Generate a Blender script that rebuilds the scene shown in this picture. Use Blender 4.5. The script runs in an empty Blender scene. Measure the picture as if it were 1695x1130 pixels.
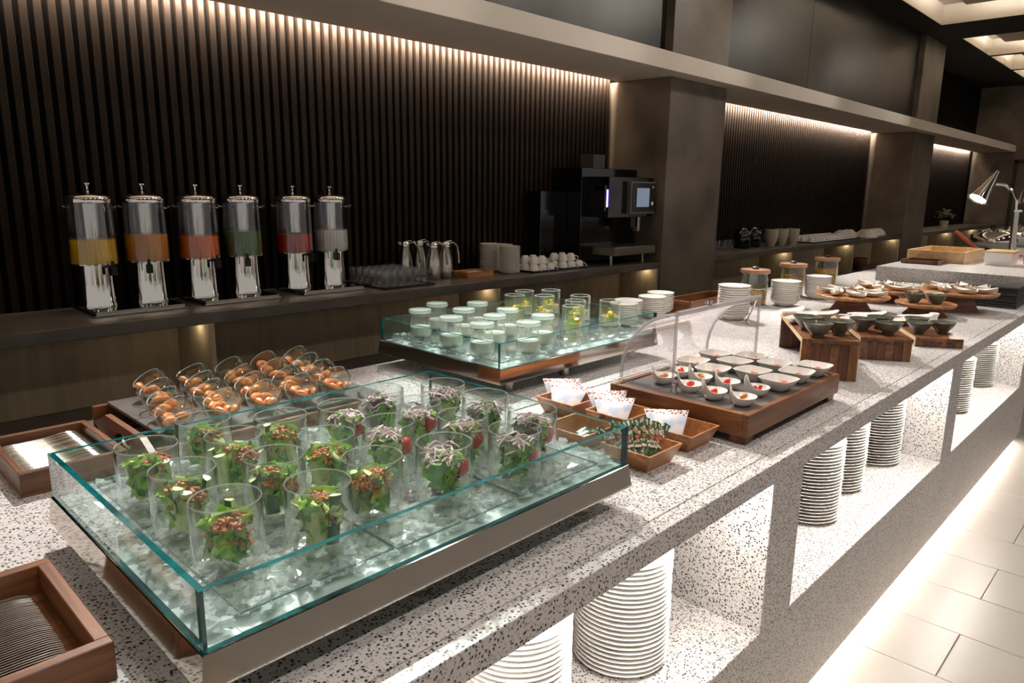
import bpy, bmesh, math, random
from mathutils import Vector, Matrix
R = math.radians
sc = bpy.context.scene
C = sc.collection

# ------------------------------------------------------------------ camera, world, exposure, lights
cam_d = bpy.data.cameras.new('camera'); cam = bpy.data.objects.new('camera', cam_d); C.objects.link(cam)
def look(yaw, pitch, roll):
    cy, sy, cp, sp, cr, sr = math.cos(yaw), math.sin(yaw), math.cos(pitch), math.sin(pitch), math.cos(roll), math.sin(roll)
    f = Vector((cy*cp, sy*cp, -sp)); r = Vector((sy, -cy, 0)); d = f.cross(r)
    r2 = r*cr + d*sr; d2 = d*cr - r*sr
    m = Matrix((( r2.x, -d2.x, -f.x, 0), (r2.y, -d2.y, -f.y, 0), (r2.z, -d2.z, -f.z, 0), (0, 0, 0, 1)))
    return m
cam.matrix_world = Matrix.Translation((0, 0, 1.6)) @ look(R(43.7992), R(11.8929), R(-0.7508))
cam_d.sensor_width = 36.0; cam_d.lens = 36.0*1185.56/1695.0; cam_d.clip_end = 80; cam_d.clip_start = .05
sc.camera = cam

w = bpy.data.worlds.new('world'); sc.world = w; w.use_nodes = True
w.node_tree.nodes['Background'].inputs[0].default_value = (1.0, .94, .88, 1)
w.node_tree.nodes['Background'].inputs[1].default_value = .22

sc.view_settings.view_transform = 'Standard'; sc.view_settings.look = 'None'
sc.view_settings.exposure = 1.0; sc.view_settings.gamma = 1.0; sc.view_settings.use_curve_mapping = False
cy = sc.cycles
cy.transparent_max_bounces = 64; cy.max_bounces = 10; cy.diffuse_bounces = 4; cy.glossy_bounces = 5; cy.transmission_bounces = 8
cy.sample_clamp_indirect = 4.0; cy.caustics_reflective = False; cy.caustics_refractive = False

def spot(loc, tgt, power, angle=34, blend=.55, col=(1, .95, .91), size=.03):
    d = bpy.data.lights.new('track_or_fill_spot', 'SPOT'); d.energy = power; d.spot_size = R(angle); d.spot_blend = blend
    d.color = col; d.shadow_soft_size = size
    o = bpy.data.objects.new('track_or_fill_spot', d); C.objects.link(o); o.location = loc
    o.rotation_euler = (Vector(tgt)-Vector(loc)).to_track_quat('-Z', 'Y').to_euler()
    return o
def area(name, loc, sx, sy, power, rot=(0, 0, 0), col=(1, .92, .84)):
    d = bpy.data.lights.new(name, 'AREA'); d.shape = 'RECTANGLE'; d.size = sx; d.size_y = sy; d.energy = power; d.color = col
    o = bpy.data.objects.new(name, d); C.objects.link(o); o.location = loc; o.rotation_euler = rot
    return o
TRACK_Y, TRACK_Z = 3.85, 4.05
SPOTS = [(0.15, 1.25, 400), (1.25, 1.15, 385), (2.35, 1.25, 375), (3.5, 1.3, 335), (4.7, 1.35, 335), (6.6, 1.45, 540)]
for a, b in ((.0, 6.26), (7.5, 14.22), (15.62, 21.6)):          # lensed light strips in the slot above the slats
    l = area('cove_strip_light', ((a+b)/2, 4.602, 2.742), b-a, .008, 40*(b-a), (R(90), 0, 0), (1, .83, .66))
SPOT_HEADS = []
for tx, ty, pw in SPOTS:
    p = (tx+1.5, TRACK_Y, TRACK_Z); spot(p, (tx, ty, .9), pw, 27); SPOT_HEADS.append((p, (tx, ty, .9)))
for tx, pw in ((.4, 50), (2.4, 50), (4.4, 50), (6.4, 56), (9.0, 56), (12.0, 60)):          # added unseen spots that brighten the bulkhead and pillars
    spot((tx+2.2, 1.7, 4.25), (tx, 3.95, 2.8), pw, 44, .9, (1, .93, .85), .08)
for tx, ty, pw in ((2.25, 1.98, 420), (3.7, 1.9, 170), (5.0, 1.75, 170)): spot((tx+1.0, TRACK_Y, TRACK_Z), (tx, ty, .95), pw, 24, .7)  # extra spots without heads, added to brighten the rear ice tray and counter
for tx, ty in ((.8, 1.15), (2.2, 1.25), (3.6, 1.3), (5.0, 1.3)): spot((tx, ty-.1, 4.28), (tx, ty, .9), 34, 70, .9, (1, .96, .92), .10)  # unseen overhead spots added to lighten the dishes and salads
DOWN = []
for tx, ty, pw in ((-1.2, -.7, 66), (1.0, -.7, 66), (3.2, -.7, 66), (5.4, -.7, 70), (7.8, -.7, 75), (10.5, -.7, 90), (13.5, -.7, 90)):          # unseen fill spots added over the aisle in front of the counter
    p = (tx, ty, 4.27); spot(p, (tx, ty, 0), pw, 150, 1.0, (1, .94, .87), .16); DOWN.append(p)

# ------------------------------------------------------------------ mesh helpers
class MB:
    def __init__(s): s.v = []; s.f = []; s.m = []; s.sm = []
    def add(s, vs, fs, mi=0, smooth=False):
        o = len(s.v); s.v += [tuple(v) for v in vs]
        for f in fs: s.f.append([i+o for i in f]); s.m.append(mi); s.sm.append(smooth)
        return s
    def bx(s, x0, x1, y0, y1, z0, z1, mi=0):
        vs = [(x0,y0,z0),(x1,y0,z0),(x1,y1,z0),(x0,y1,z0),(x0,y0,z1),(x1,y0,z1),(x1,y1,z1),(x0,y1,z1)]
        return s.add(vs, [(0,3,2,1),(4,5,6,7),(0,1,5,4),(1,2,6,5),(2,3,7,6),(3,0,4,7)], mi)
    def hull(s, bot, top, mi=0, smooth=False):        # two rings with the same count, capped
        n = len(bot); vs = list(bot)+list(top)
        fs = [(i, (i+1) % n, n+(i+1) % n, n+i) for i in range(n)]
        s.add(vs, fs, mi, smooth); s.add(list(bot), [tuple(range(n-1, -1, -1))], mi); s.add(list(top), [tuple(range(n))], mi)
        return s
    def lathe(s, prof, n=24, mi=0, smooth=True, c=(0, 0, 0)):
        vs = []; idx = []
        for r, z in prof:
            if r < 1e-6: idx.append([len(vs)]*n); vs.append((c[0], c[1], c[2]+z))
            else:
                idx.append([len(vs)+i for i in range(n)])
                vs += [(c[0]+r*math.cos(2*math.pi*i/n), c[1]+r*math.sin(2*math.pi*i/n), c[2]+z) for i in range(n)]
        fs = []
        for a, b in zip(idx, idx[1:]):
            for i in range(n):
                j = (i+1) % n; q = [a[i], a[j], b[j], b[i]]; q2 = []
                for k in q:
                    if k not in q2: q2.append(k)
                if len(q2) > 2: fs.append(q2)
        return s.add(vs, fs, mi, smooth)
    def tube(s, pts, r, n=8, mi=0, cap=True):
        pts = [Vector(p) for p in pts]; rr = r if isinstance(r, (list, tuple)) else [r]*len(pts)
        vs = []; up = None
        for i, p in enumerate(pts):
            t = (pts[min(i+1, len(pts)-1)]-pts[max(i-1, 0)]).normalized()
            if up is None: up = Vector((0, 0, 1)) if abs(t.z) < .9 else Vector((1, 0, 0))
            a = t.cross(up).normalized(); b = a.cross(t).normalized(); up = b
            vs += [p+(a*math.cos(2*math.pi*k/n)+b*math.sin(2*math.pi*k/n))*rr[i] for k in range(n)]
        fs = [(i*n+k, i*n+(k+1) % n, (i+1)*n+(k+1) % n, (i+1)*n+k) for i in range(len(pts)-1) for k in range(n)]
        if cap: fs += [tuple(range(n-1, -1, -1)), tuple((len(pts)-1)*n+k for k in range(n))]
        return s.add(vs, fs, mi, True)
    def grid(s, rows, mi=0, smooth=True, close=False):
        n = len(rows[0]); vs = [p for r in rows for p in r]; fs = []
        for i in range(len(rows)-1):
            for k in range(n if close else n-1): fs.append((i*n+k, i*n+(k+1) % n, (i+1)*n+(k+1) % n, (i+1)*n+k))
        return s.add(vs, fs, mi, smooth)
    def mesh(s, name, mats, bevel=0, seg=1, fix=True, sharp=40):
        me = bpy.data.meshes.new(name); me.from_pydata(s.v, [], s.f)
        for m in (mats if isinstance(mats, (list, tuple)) else [mats]): me.materials.append(m)
        me.polygons.foreach_set('material_index', s.m); me.polygons.foreach_set('use_smooth', s.sm)
        if bevel or fix:
            b = bmesh.new(); b.from_mesh(me)
            if fix: bmesh.ops.recalc_face_normals(b, faces=b.faces)
            if bevel:
                es = [e for e in b.edges if len(e.link_faces) == 2 and e.calc_face_angle(0) > R(35)]
                bmesh.ops.bevel(b, geom=es, offset=bevel, segments=seg, affect='EDGES', profile=.5, clamp_overlap=True)
            b.to_mesh(me); b.free()
        if any(s.sm): me.set_sharp_from_angle(angle=R(sharp))
        me.update(); return me
def obj(name, me, parent=None, loc=(0, 0, 0), rot=(0, 0, 0), scale=None):
    o = bpy.data.objects.new(name, me); C.objects.link(o); o.location = loc; o.rotation_euler = rot
    if scale: o.scale = scale if not isinstance(scale, float) else (scale,)*3
    if parent: o.parent = parent
    return o
def tag(o, label, cat, group=None, kind=None):
    o['label'] = label; o['category'] = cat
    if group: o['group'] = group
    if kind: o['kind'] = kind
    return o
def thing(name, label, cat, loc=(0, 0, 0), rz=0, group=None):
    o = bpy.data.objects.new(name, None); C.objects.link(o); o.location = loc; o.rotation_euler = (0, 0, rz); o.empty_display_size = .02
    return tag(o, label, cat, group)
def struct(name, me, label=None):
    o = obj(name, me); o['kind'] = 'structure'
    if label: o['label'] = label
    return o
ORD = ('first second third fourth fifth sixth seventh eighth ninth tenth eleventh twelfth thirteenth fourteenth fifteenth sixteenth seventeenth '
       'eighteenth nineteenth twentieth twenty-first twenty-second twenty-third twenty-fourth twenty-fifth twenty-sixth twenty-seventh twenty-eighth '
       'twenty-ninth thirtieth thirty-first thirty-second thirty-third thirty-fourth thirty-fifth thirty-sixth thirty-seventh thirty-eighth thirty-ninth fortieth').split()
ORD += ['forty-'+o for o in ORD[:9]]+['fiftieth']+['fifty-'+o for o in ORD[:9]]+['sixtieth']+['sixty-'+o for o in ORD[:9]]+['seventieth']
rnd = random.Random(7)

# ------------------------------------------------------------------ materials
def nt(name):
    m = bpy.data.materials.new(name); m.use_nodes = True; t = m.node_tree
    return m, t, t.nodes['Principled BSDF'], t.links.new
def lin(c): return tuple(((x/255)/12.92 if x/255 <= .04045 else ((x/255+.055)/1.055)**2.4) for x in c)
def M(name, rgb, rough=.5, metal=0.0, var=None, bump=None, coat=0, emit=0, spec=.5, sub=0, alpha=None, stretch=None):
    """rgb as 0-255 surface colour; var=(scale, amount) noise colour variation; bump=(scale, strength)"""
    m, t, p, L = nt(name); c = lin(rgb)
    p.inputs['Base Color'].default_value = (*c, 1); p.inputs['Roughness'].default_value = rough; p.inputs['Metallic'].default_value = metal
    p.inputs['Specular IOR Level'].default_value = spec; p.inputs['Coat Weight'].default_value = coat
    if sub: p.inputs['Subsurface Weight'].default_value = sub; p.inputs['Subsurface Radius'].default_value = (.01, .005, .003); p.inputs['Subsurface Scale'].default_value = .5
    if alpha is not None: p.inputs['Alpha'].default_value = alpha
    if emit: p.inputs['Emission Color'].default_value = (*c, 1); p.inputs['Emission Strength'].default_value = emit
    if var or bump:
        tc = t.nodes.new('ShaderNodeTexCoord'); src = tc.outputs['Object']
        if stretch:
            mp = t.nodes.new('ShaderNodeMapping'); mp.inputs['Scale'].default_value = stretch; L(src, mp.inputs[0]); src = mp.outputs[0]
    if var:
        n = t.nodes.new('ShaderNodeTexNoise'); n.inputs['Scale'].default_value = var[0]; n.inputs['Detail'].default_value = 5; L(src, n.inputs['Vector'])
        r = t.nodes.new('ShaderNodeValToRGB'); a = var[1]
        r.color_ramp.elements[0].position = .3; r.color_ramp.elements[1].position = .7
        r.color_ramp.elements[0].color = (*[max(0, x*(1-a)) for x in c], 1); r.color_ramp.elements[1].color = (*[min(1, x*(1+a)) for x in c], 1)
        L(n.outputs['Fac'], r.inputs[0]); L(r.outputs[0], p.inputs['Base Color'])
    if bump:
        n = t.nodes.new('ShaderNodeTexNoise'); n.inputs['Scale'].default_value = bump[0]; n.inputs['Detail'].default_value = 4; L(src, n.inputs['Vector'])
        b = t.nodes.new('ShaderNodeBump'); b.inputs['Strength'].default_value = bump[1]; b.inputs['Distance'].default_value = .01
        L(n.outputs['Fac'], b.inputs['Height']); L(b.outputs[0], p.inputs['Normal'])
    return m
def wood(name, c1, c2, scale=9, axis=0, rough=.4, coat=.1):
    m, t, p, L = nt(name)
    tc = t.nodes.new('ShaderNodeTexCoord'); mp = t.nodes.new('ShaderNodeMapping'); s = [scale*3.2]*3; s[axis] = scale*.28; mp.inputs['Scale'].default_value = s
    L(tc.outputs['Object'], mp.inputs[0])
    n = t.nodes.new('ShaderNodeTexNoise'); n.inputs['Scale'].default_value = 1.0; n.inputs['Detail'].default_value = 7; n.inputs['Distortion'].default_value = .9
    L(mp.outputs[0], n.inputs['Vector'])
    r = t.nodes.new('ShaderNodeValToRGB'); e = r.color_ramp.elements
    e[0].position = .32; e[0].color = (*lin(c1), 1); e[1].position = .68; e[1].color = (*lin(c2), 1)
    L(n.outputs['Fac'], r.inputs[0]); L(r.outputs[0], p.inputs['Base Color'])
    p.inputs['Roughness'].default_value = rough; p.inputs['Coat Weight'].default_value = coat
    b = t.nodes.new('ShaderNodeBump'); b.inputs['Strength'].default_value = .12; b.inputs['Distance'].default_value = .002
    L(n.outputs['Fac'], b.inputs['Height']); L(b.outputs[0], p.inputs['Normal'])
    return m
def thin_glass(name, tint=(.97, .985, .98), ior=1.45, rough=.01, boost=1.0):
    m = bpy.data.materials.new(name); m.use_nodes = True; t = m.node_tree; t.nodes.clear(); L = t.links.new
    out = t.nodes.new('ShaderNodeOutputMaterial'); mix = t.nodes.new('ShaderNodeMixShader')
    tr = t.nodes.new('ShaderNodeBsdfTransparent'); tr.inputs[0].default_value = (*tint, 1)
    gl = t.nodes.new('ShaderNodeBsdfAnisotropic'); gl.inputs['Roughness'].default_value = rough; gl.inputs['Color'].default_value = (1, 1, 1, 1)
    lw = t.nodes.new('ShaderNodeLayerWeight'); lw.inputs['Blend'].default_value = .5
    pw = t.nodes.new('ShaderNodeMath'); pw.operation = 'POWER'; pw.inputs[1].default_value = 4.0; L(lw.outputs['Facing'], pw.inputs[0])
    fr = t.nodes.new('ShaderNodeMath'); fr.operation = 'MULTIPLY_ADD'; f0 = ((ior-1)/(ior+1))**2; fr.inputs[1].default_value = 1-f0; fr.inputs[2].default_value = f0; L(pw.outputs[0], fr.inputs[0])
    mu = t.nodes.new('ShaderNodeMath'); mu.operation = 'MULTIPLY'; mu.use_clamp = True; mu.inputs[1].default_value = boost
    L(fr.outputs[0], mu.inputs[0]); L(mu.outputs[0], mix.inputs[0]); L(tr.outputs[0], mix.inputs[1]); L(gl.outputs[0], mix.inputs[2]); L(mix.outputs[0], out.inputs[0])
    return m
def terrazzo(name, base=(210, 204, 200), dark=(52, 48, 46), mid=(160, 153, 149), scale=190, rough=.35):
    m, t, p, L = nt(name)
    tc = t.nodes.new('ShaderNodeTexCoord')
    def specks(sc_, thr, dens):
        v = t.nodes.new('ShaderNodeTexVoronoi'); v.inputs['Scale'].default_value = sc_; v.inputs['Randomness'].default_value = 1; L(tc.outputs['Object'], v.inputs['Vector'])
        a = t.nodes.new('ShaderNodeMath'); a.operation = 'LESS_THAN'; a.inputs[1].default_value = thr; L(v.outputs['Distance'], a.inputs[0])
        sep = t.nodes.new('ShaderNodeSeparateColor'); L(v.outputs['Color'], sep.inputs[0])
        b = t.nodes.new('ShaderNodeMath'); b.operation = 'LESS_THAN'; b.inputs[1].default_value = dens; L(sep.outputs[0], b.inputs[0])
        c = t.nodes.new('ShaderNodeMath'); c.operation = 'MULTIPLY'; L(a.outputs[0], c.inputs[0]); L(b.outputs[0], c.inputs[1])
        return c.outputs[0]
    s1 = specks(scale, .42, .55); s2 = specks(scale*.72, .36, .62)
    m1 = t.nodes.new('ShaderNodeMix'); m1.data_type = 'RGBA'; m1.inputs['A'].default_value = (*lin(base), 1); m1.inputs['B'].default_value = (*lin(mid), 1); L(s1, m1.inputs['Factor'])
    m2 = t.nodes.new('ShaderNodeMix'); m2.data_type = 'RGBA'; m2.inputs['B'].default_value = (*lin(dark), 1); L(m1.outputs['Result'], m2.inputs['A']); L(s2, m2.inputs['Factor'])
    L(m2.outputs['Result'], p.inputs['Base Color']); p.inputs['Roughness'].default_value = rough
    return m
def print_mat(name, stops, scale):
    m, t, p, L = nt(name); tc = t.nodes.new('ShaderNodeTexCoord'); n = t.nodes.new('ShaderNodeTexNoise'); n.inputs['Scale'].default_value = scale; n.inputs['Detail'].default_value = 2
    L(tc.outputs['Object'], n.inputs['Vector']); r = t.nodes.new('ShaderNodeValToRGB'); r.color_ramp.interpolation = 'CONSTANT'; e = r.color_ramp.elements
    e[0].position = 0; e[0].color = (*lin(stops[0][1]), 1); e[1].position = stops[1][0]; e[1].color = (*lin(stops[1][1]), 1)
    for q, c in stops[2:]: k = e.new(q); k.color = (*lin(c), 1)
    L(n.outputs['Fac'], r.inputs[0]); L(r.outputs[0], p.inputs['Base Color']); p.inputs['Roughness'].default_value = .28; return m
def emit(name, col, strength):
    m = bpy.data.materials.new(name); m.use_nodes = True; t = m.node_tree; t.nodes.clear()
    o = t.nodes.new('ShaderNodeOutputMaterial'); e = t.nodes.new('ShaderNodeEmission'); e.inputs[0].default_value = (*col, 1); e.inputs[1].default_value = strength
    t.links.new(e.outputs[0], o.inputs[0]); return m
TERR = terrazzo('terrazzo')
CONC = M('dark_plaster', (99, 90, 78), .42, 0, var=(2.2, .35), bump=(14, .05))
PANEL = M('bronze_panel', (42, 38, 32), .38, .25, var=(1.6, .5), bump=(3, .05))
SLAT = M('dark_slat', (30, 22, 16), .7, 0, spec=.12, var=(3, .3), stretch=(9, 9, .6))
BLACK = M('black_backing', (9, 8, 7), .9, spec=.1)
SOFF = M('cream_paint', (234, 224, 211), .7, 0, var=(1.5, .03))
SHELF = M('charcoal_stone', (86, 80, 73), .35, 0, var=(6, .25), bump=(30, .03))
NICHE = M('taupe_laminate', (160, 142, 114), .55, 0, var=(3, .15), stretch=(6, 6, .7))
DARKCEIL = M('dark_ceiling', (26, 23, 20), .7)
COFFER = M('white_ceiling_paint', (225, 215, 200), .8)
TILE = M('floor_tile', (138, 130, 122), .3, 0, var=(2.2, .06), bump=(6, .02))
GROUT = M('grout', (150, 140, 130), .8)
LED = emit('warm_led', (1, .80, .60), 3); TOE = emit('toe_led', (1, .95, .88), 80); LEDN = emit('niche_led', (1, .95, .88), 62); PUCK = emit('puck_led', (1, .85, .6), 30)
WALN = wood('walnut', (78, 44, 23), (142, 89, 51), 10, 0); WALNY = wood('walnut_y', (78, 44, 23), (142, 89, 51), 10, 1)
WALD = wood('dark_walnut', (58, 31, 18), (116, 68, 38), 10, 2); ACAC = wood('acacia', (128, 80, 44), (184, 128, 78), 12, 0)
BIRCH = wood('pale_birch', (196, 158, 108), (226, 194, 146), 8, 0); LIDW = wood('beech_lid', (150, 104, 76), (184, 140, 108), 9, 0)
MIRR = M('mirror_steel', (214, 206, 196), .07, 1); STEEL = M('brushed_steel', (190, 184, 176), .24, 1); CHROME = M('chrome', (225, 222, 218), .09, 1)
PORC = M('white_porcelain', (242, 238, 231), .18, spec=.5); CREAM = M('cream_stoneware', (206, 196, 174), .4)
CLEAR = thin_glass('clear_glass', (.985, .99, .987), 1.5, .01, 1.3); RIM = M('glass_rim_glint', (214, 226, 221), .08, spec=.7, alpha=.5); PANE = thin_glass('pane_glass', (.91, .97, .955), 1.5); ACRY = thin_glass('clear_acrylic', (.95, .945, .95), 1.5, .03, 1.3)  # rim: light gathered in the glass edge painted as pale half-opaque colour
JARG = thin_glass('jar_glass', (.93, .96, .94), 1.5, .02, 1.5); DRINK = thin_glass('drink_glass', (.94, .94, .945), 1.5, .02, 1.6)
TEAL = M('glass_edge_teal', (4, 88, 90), .08, spec=.7, var=(22, .45))
GREENB = M('green_glaze', (98, 97, 86), .22, var=(14, .25)); BLACKP = M('black_plastic', (12, 12, 13), .25); BLKTRAY = M('black_tray', (16, 15, 15), .4)
SLATE = M('grey_slate', (104, 98, 94), .32, var=(9, .2), bump=(30, .08)); DSLATE = M('dark_slate', (48, 45, 42), .5, var=(12, .3))
# ------------------------------------------------------------------ the setting
FZ = -.06
floor = struct('floor', MB().bx(-7, 24, -7, 5, FZ-.1, FZ-.006).mesh('floor', GROUT), 'pale grey tiled floor')
TW, TL, G = .345, .69, .004
tile_me = MB().bx(G/2, TW-G/2, G/2, TL-G/2, -.01, 0).mesh('floor_tile', TILE, bevel=.0015)
x0 = 2.665
for i in range(-4, 16):
    for k in range(-5, 1):
        y0 = .457+k*TL+(0 if i % 2 == 0 else TL/2)
        o = obj('floor_tile', tile_me, floor, (x0+i*TW, y0, FZ))
        o.location.z += rnd.uniform(-.0008, .0008)
wb = struct('wall_back', MB().bx(-3, 22.2, 4.72, 4.9, FZ, 4.6).mesh('wall_back', BLACK), 'black wall lined with dark vertical timber slats')
slat_me = MB().bx(-.018, .018, -.045, 0, .905, 2.845).mesh('wall_slat', SLAT, bevel=.002)
PITCH = .0677
def bay(xa, xb):
    n = int((xb-xa)/PITCH); x = xa+PITCH*.5
    for i in range(n): obj('wall_slat', slat_me, wb, (x+i*PITCH, 4.72, 0))
bay(.75, 6.335); bay(7.45, 14.25)
mb = MB(); x = 15.7
while x < 21.6: mb.bx(x-.018, x+.018, 4.675, 4.72, .905, 2.76); x += PITCH
o = obj('wall_slat', mb.mesh('far_slats', SLAT), wb); o['kind'] = 'stuff'; o['label'] = 'far bay of dark timber slats'
PIL = [(6.335, 7.446, 'grey plaster pillar beside the coffee machine'), (14.3, 15.56, 'second grey plaster pillar beyond the overturned bowls')]
for a, b, lab in PIL:
    mb = MB().bx(a, b, 3.98, 4.72, FZ, 2.704).bx(a, b, 3.98, 4.1, 2.866, 4.3)
    struct('wall_pillar', mb.mesh('pillar', CONC, bevel=.004), lab)
struct('trim_1', MB().bx(-3, 22.1, 3.795, 4.585, 2.705, 2.866).mesh('soffit', SOFF, bevel=.003), 'long cream bulkhead running above the back counter')
# light slot behind the bulkhead: one warm strip per bay
for a, b in ((.0, 6.33), (7.45, 14.3), (15.56, 21.7)):
    mb = MB().bx(a, b, 4.590, 4.601, 2.736, 2.748)
    struct('trim_led', mb.mesh('cove_led', LED), 'warm light strip in the slot above the slats')
    struct('trim_slot', MB().bx(a, b, 4.586, 4.719, 2.85, 2.866).mesh('slot_cap', SOFF), 'closed top of the light slot')
up = struct('wall_upper', MB().bx(-3, 15.4, 4.1, 4.25, 2.866, 4.3).mesh('upper_wall', PANEL), 'dark bronze wall above the cream bulkhead')
pan = MB().bx(.006, 2.294, -.03, 0, 2.87, 4.29).mesh('wall_panel', PANEL, bevel=.003)
for xa in (-2.8, -.5, 1.8, 4.04): obj('wall_panel', pan, up, (xa, 4.1, 0))
for xa in (7.446, 9.74, 12.0): obj('wall_panel', pan, up, (xa, 4.1, 0))
wf = struct('wall_far', MB().bx(22.1, 22.3, -7, 4.9, FZ, 4.6).mesh('wall_far', CONC), 'plain taupe end wall far behind the heat lamp')
obj('door_frame', MB().bx(22.06, 22.1, 2.2, 2.3, FZ, 2.5).bx(22.06, 22.1, 3.7, 3.78, FZ, 2.5).bx(22.06, 22.1, 2.2, 3.78, 2.44, 2.52).mesh('far_frame', PANEL), wf)
# ceiling with lit coffers
CY0, CY1, CZ = .2, 3.62, 4.3
cof = [(-4.6, 4.4), (5.6, 13.7), (15.05, 17.15), (17.3, 19.3), (19.45, 21.6)]
mb = MB().bx(-7, 22.2, CY1, 4.9, CZ, CZ+.3).bx(-7, 22.2, -7, CY0, CZ, CZ+.3)
px = -7
for a, b in cof: mb.bx(px, a, CY0, CY1, CZ, CZ+.3); px = b
mb.bx(px, 22.2, CY0, CY1, CZ, CZ+.3)
ceil = struct('ceiling', mb.mesh('ceiling', DARKCEIL), 'dark ceiling with square lit coffers')
COVE = emit('coffer_led', (1, .93, .85), 20)
for a, b in cof:
    t = .01
    mb = MB().bx(a, b, CY0, CY1, CZ+.30, CZ+.32).bx(a, a+t, CY0, CY1, CZ+.001, CZ+.3).bx(b-t, b, CY0, CY1, CZ+.001, CZ+.3).bx(a, b, CY0, CY0+t, CZ+.001, CZ+.3).bx(a, b, CY1-t, CY1, CZ+.001, CZ+.3)
    obj('ceiling_coffer', mb.mesh('coffer', COFFER), ceil)
    i = .42 if b-a > 3 else .3
    obj('coffer_panel', MB().bx(a+i, b-i, CY0+i, CY1-i, CZ+.17, CZ+.20).mesh('coffer_panel', COFFER), ceil)
    j = i+.06
    s = MB().bx(a+j, b-j, CY0+j, CY0+j+.03, CZ+.2, CZ+.225).bx(a+j, b-j, CY1-j-.03, CY1-j, CZ+.2, CZ+.225).bx(a+j, a+j+.03, CY0+j, CY1-j, CZ+.2, CZ+.225).bx(b-j-.03, b-j, CY0+j, CY1-j, CZ+.2, CZ+.225)
    obj('cove_light', s.mesh('cove_light', COVE), ceil)
can = MB().lathe([(.05, .035), (.05, 0), (.065, 0), (.065, -.006), (.05, -.006)], 24).mesh('fill_light_ring', COFFER)  # ring for each added aisle fill spot
for i, p in enumerate(DOWN): tag(obj('fill_light', can, None, (p[0], p[1], 4.299)), '%s added ceiling fill light over the guest aisle' % ORD[i], 'fill_light', 'added ceiling fill lights')
# spotlight track with its heads
tr = thing('light_track', 'black ceiling track holding the spotlights over the buffet', 'track', (0, TRACK_Y, TRACK_Z+.16))
obj('rail', MB().bx(-1, 9, -.02, .02, 0, .03).mesh('rail', BLACKP), tr)
for x in (1, 4.5, 8): obj('hanger_rod', MB().tube([(x, 0, .03), (x, 0, CZ-TRACK_Z-.16)], .006).mesh('rod', BLACKP), tr)
head_me = MB().lathe([(.0, .02), (.028, .02), (.034, .03), (.034, .17), (.028, .18), (0, .18)], 16).mesh('spot_head', M('spot_head_black', (22, 22, 22), .35))
for i, (p, t) in enumerate(SPOT_HEADS):
    o = obj('spotlight', head_me, None, p); o.rotation_euler = (Vector(p)-Vector(t)).to_track_quat('Z', 'Y').to_euler()
    tag(o, '%s black track spotlight along the ceiling rail' % ORD[i], 'spotlight', 'track spotlights')

# ------------------------------------------------------------------ back counter in three lengths between the pillars
def back_counter(xa, xb, divs, label):
    t = thing('back_counter', label, 'counter', ((xa+xb)/2, 4.2, FZ)); cx = (xa+xb)/2
    def part(n, x0, x1, y0, y1, z0, z1, m, bv=.002):
        return obj(n, MB().bx(x0-cx, x1-cx, y0-4.2, y1-4.2, z0-FZ, z1-FZ).mesh(n, m, bevel=bv), t)
    part('worktop', xa, xb, 4.0, 4.675, .838, .905, SHELF, .003)
    part('back_panel', xa, xb, 4.455, 4.475, .36, .838, NICHE)
    part('bottom_shelf', xa, xb, 4.0, 4.455, .33, .36, SHELF)
    part('plinth', xa, xb, 4.03, 4.06, FZ, .33, BLACK)
    for d in divs:
        part('divider', d, d+.035, 4.0, 4.455, .36, .838, NICHE)
        obj('puck_light', MB().lathe([(0, 0), (.018, 0), (.018, .006), (0, .006)], 14).mesh('puck', PUCK), t, (d-.05-cx, 4.12-4.2, .831-FZ))
    return t
back_counter(-1.5, 6.334, (1.685, 3.997, 6.29), 'charcoal stone back counter under the juice dispensers')
back_counter(7.447, 14.29, (9.602, 11.937, 14.25), 'charcoal stone back counter between the two pillars')
back_counter(15.57, 21.9, (17.9, 20.2), 'charcoal stone back counter beyond the second pillar')

# ------------------------------------------------------------------ buffet counter
YF, YB, XE = .735, 2.364, 5.86
ct = thing('buffet_counter', 'long white terrazzo buffet counter with lit open plate niches', 'counter', (2.3, 1.5, FZ))
def cpart(n, x0, x1, y0, y1, z0, z1, m=TERR, bv=.0015):
    return obj(n, MB().bx(x0-2.3, x1-2.3, y0-1.5, y1-1.5, z0-FZ, z1-FZ).mesh(n, m, bevel=bv), ct)
cpart('worktop', -1.5, XE, .781, YB, .84, .9)
cpart('front_edge', -1.5, XE, YF, .779, .84, .9)
NZ, NY = .394, 1.14
OPN = [(-1.0, -.08), (.12, 1.785), (1.985, 3.642), (3.83, 5.54)]
for a, b in ((-1.5, -1.0), (-.08, .12), (1.785, 1.985), (3.642, 3.83), (5.54, XE)): cpart('upright', a, b, YF, NY, NZ, .84)
cpart('base_front', -1.5, XE, YF, NY, 0.0, NZ)
cpart('niche_back', -1.5, XE, NY, NY+.03, NZ, .84)
cpart('plinth', -1.5, XE, .86, 2.3, FZ, -.0005, BLACK, 0)
cpart('rear_panel', -1.5, XE, YB-.04, YB-.01, 0, .84, TERR)
for a, b in OPN:
    cpart('niche_light', a+.03, b-.03, .752, .768, .832, .839, LEDN, 0)
cpart('toe_light', -1.3, XE-.05, .81, .82, .012-.03, .0-.004, TOE, 0)
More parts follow.
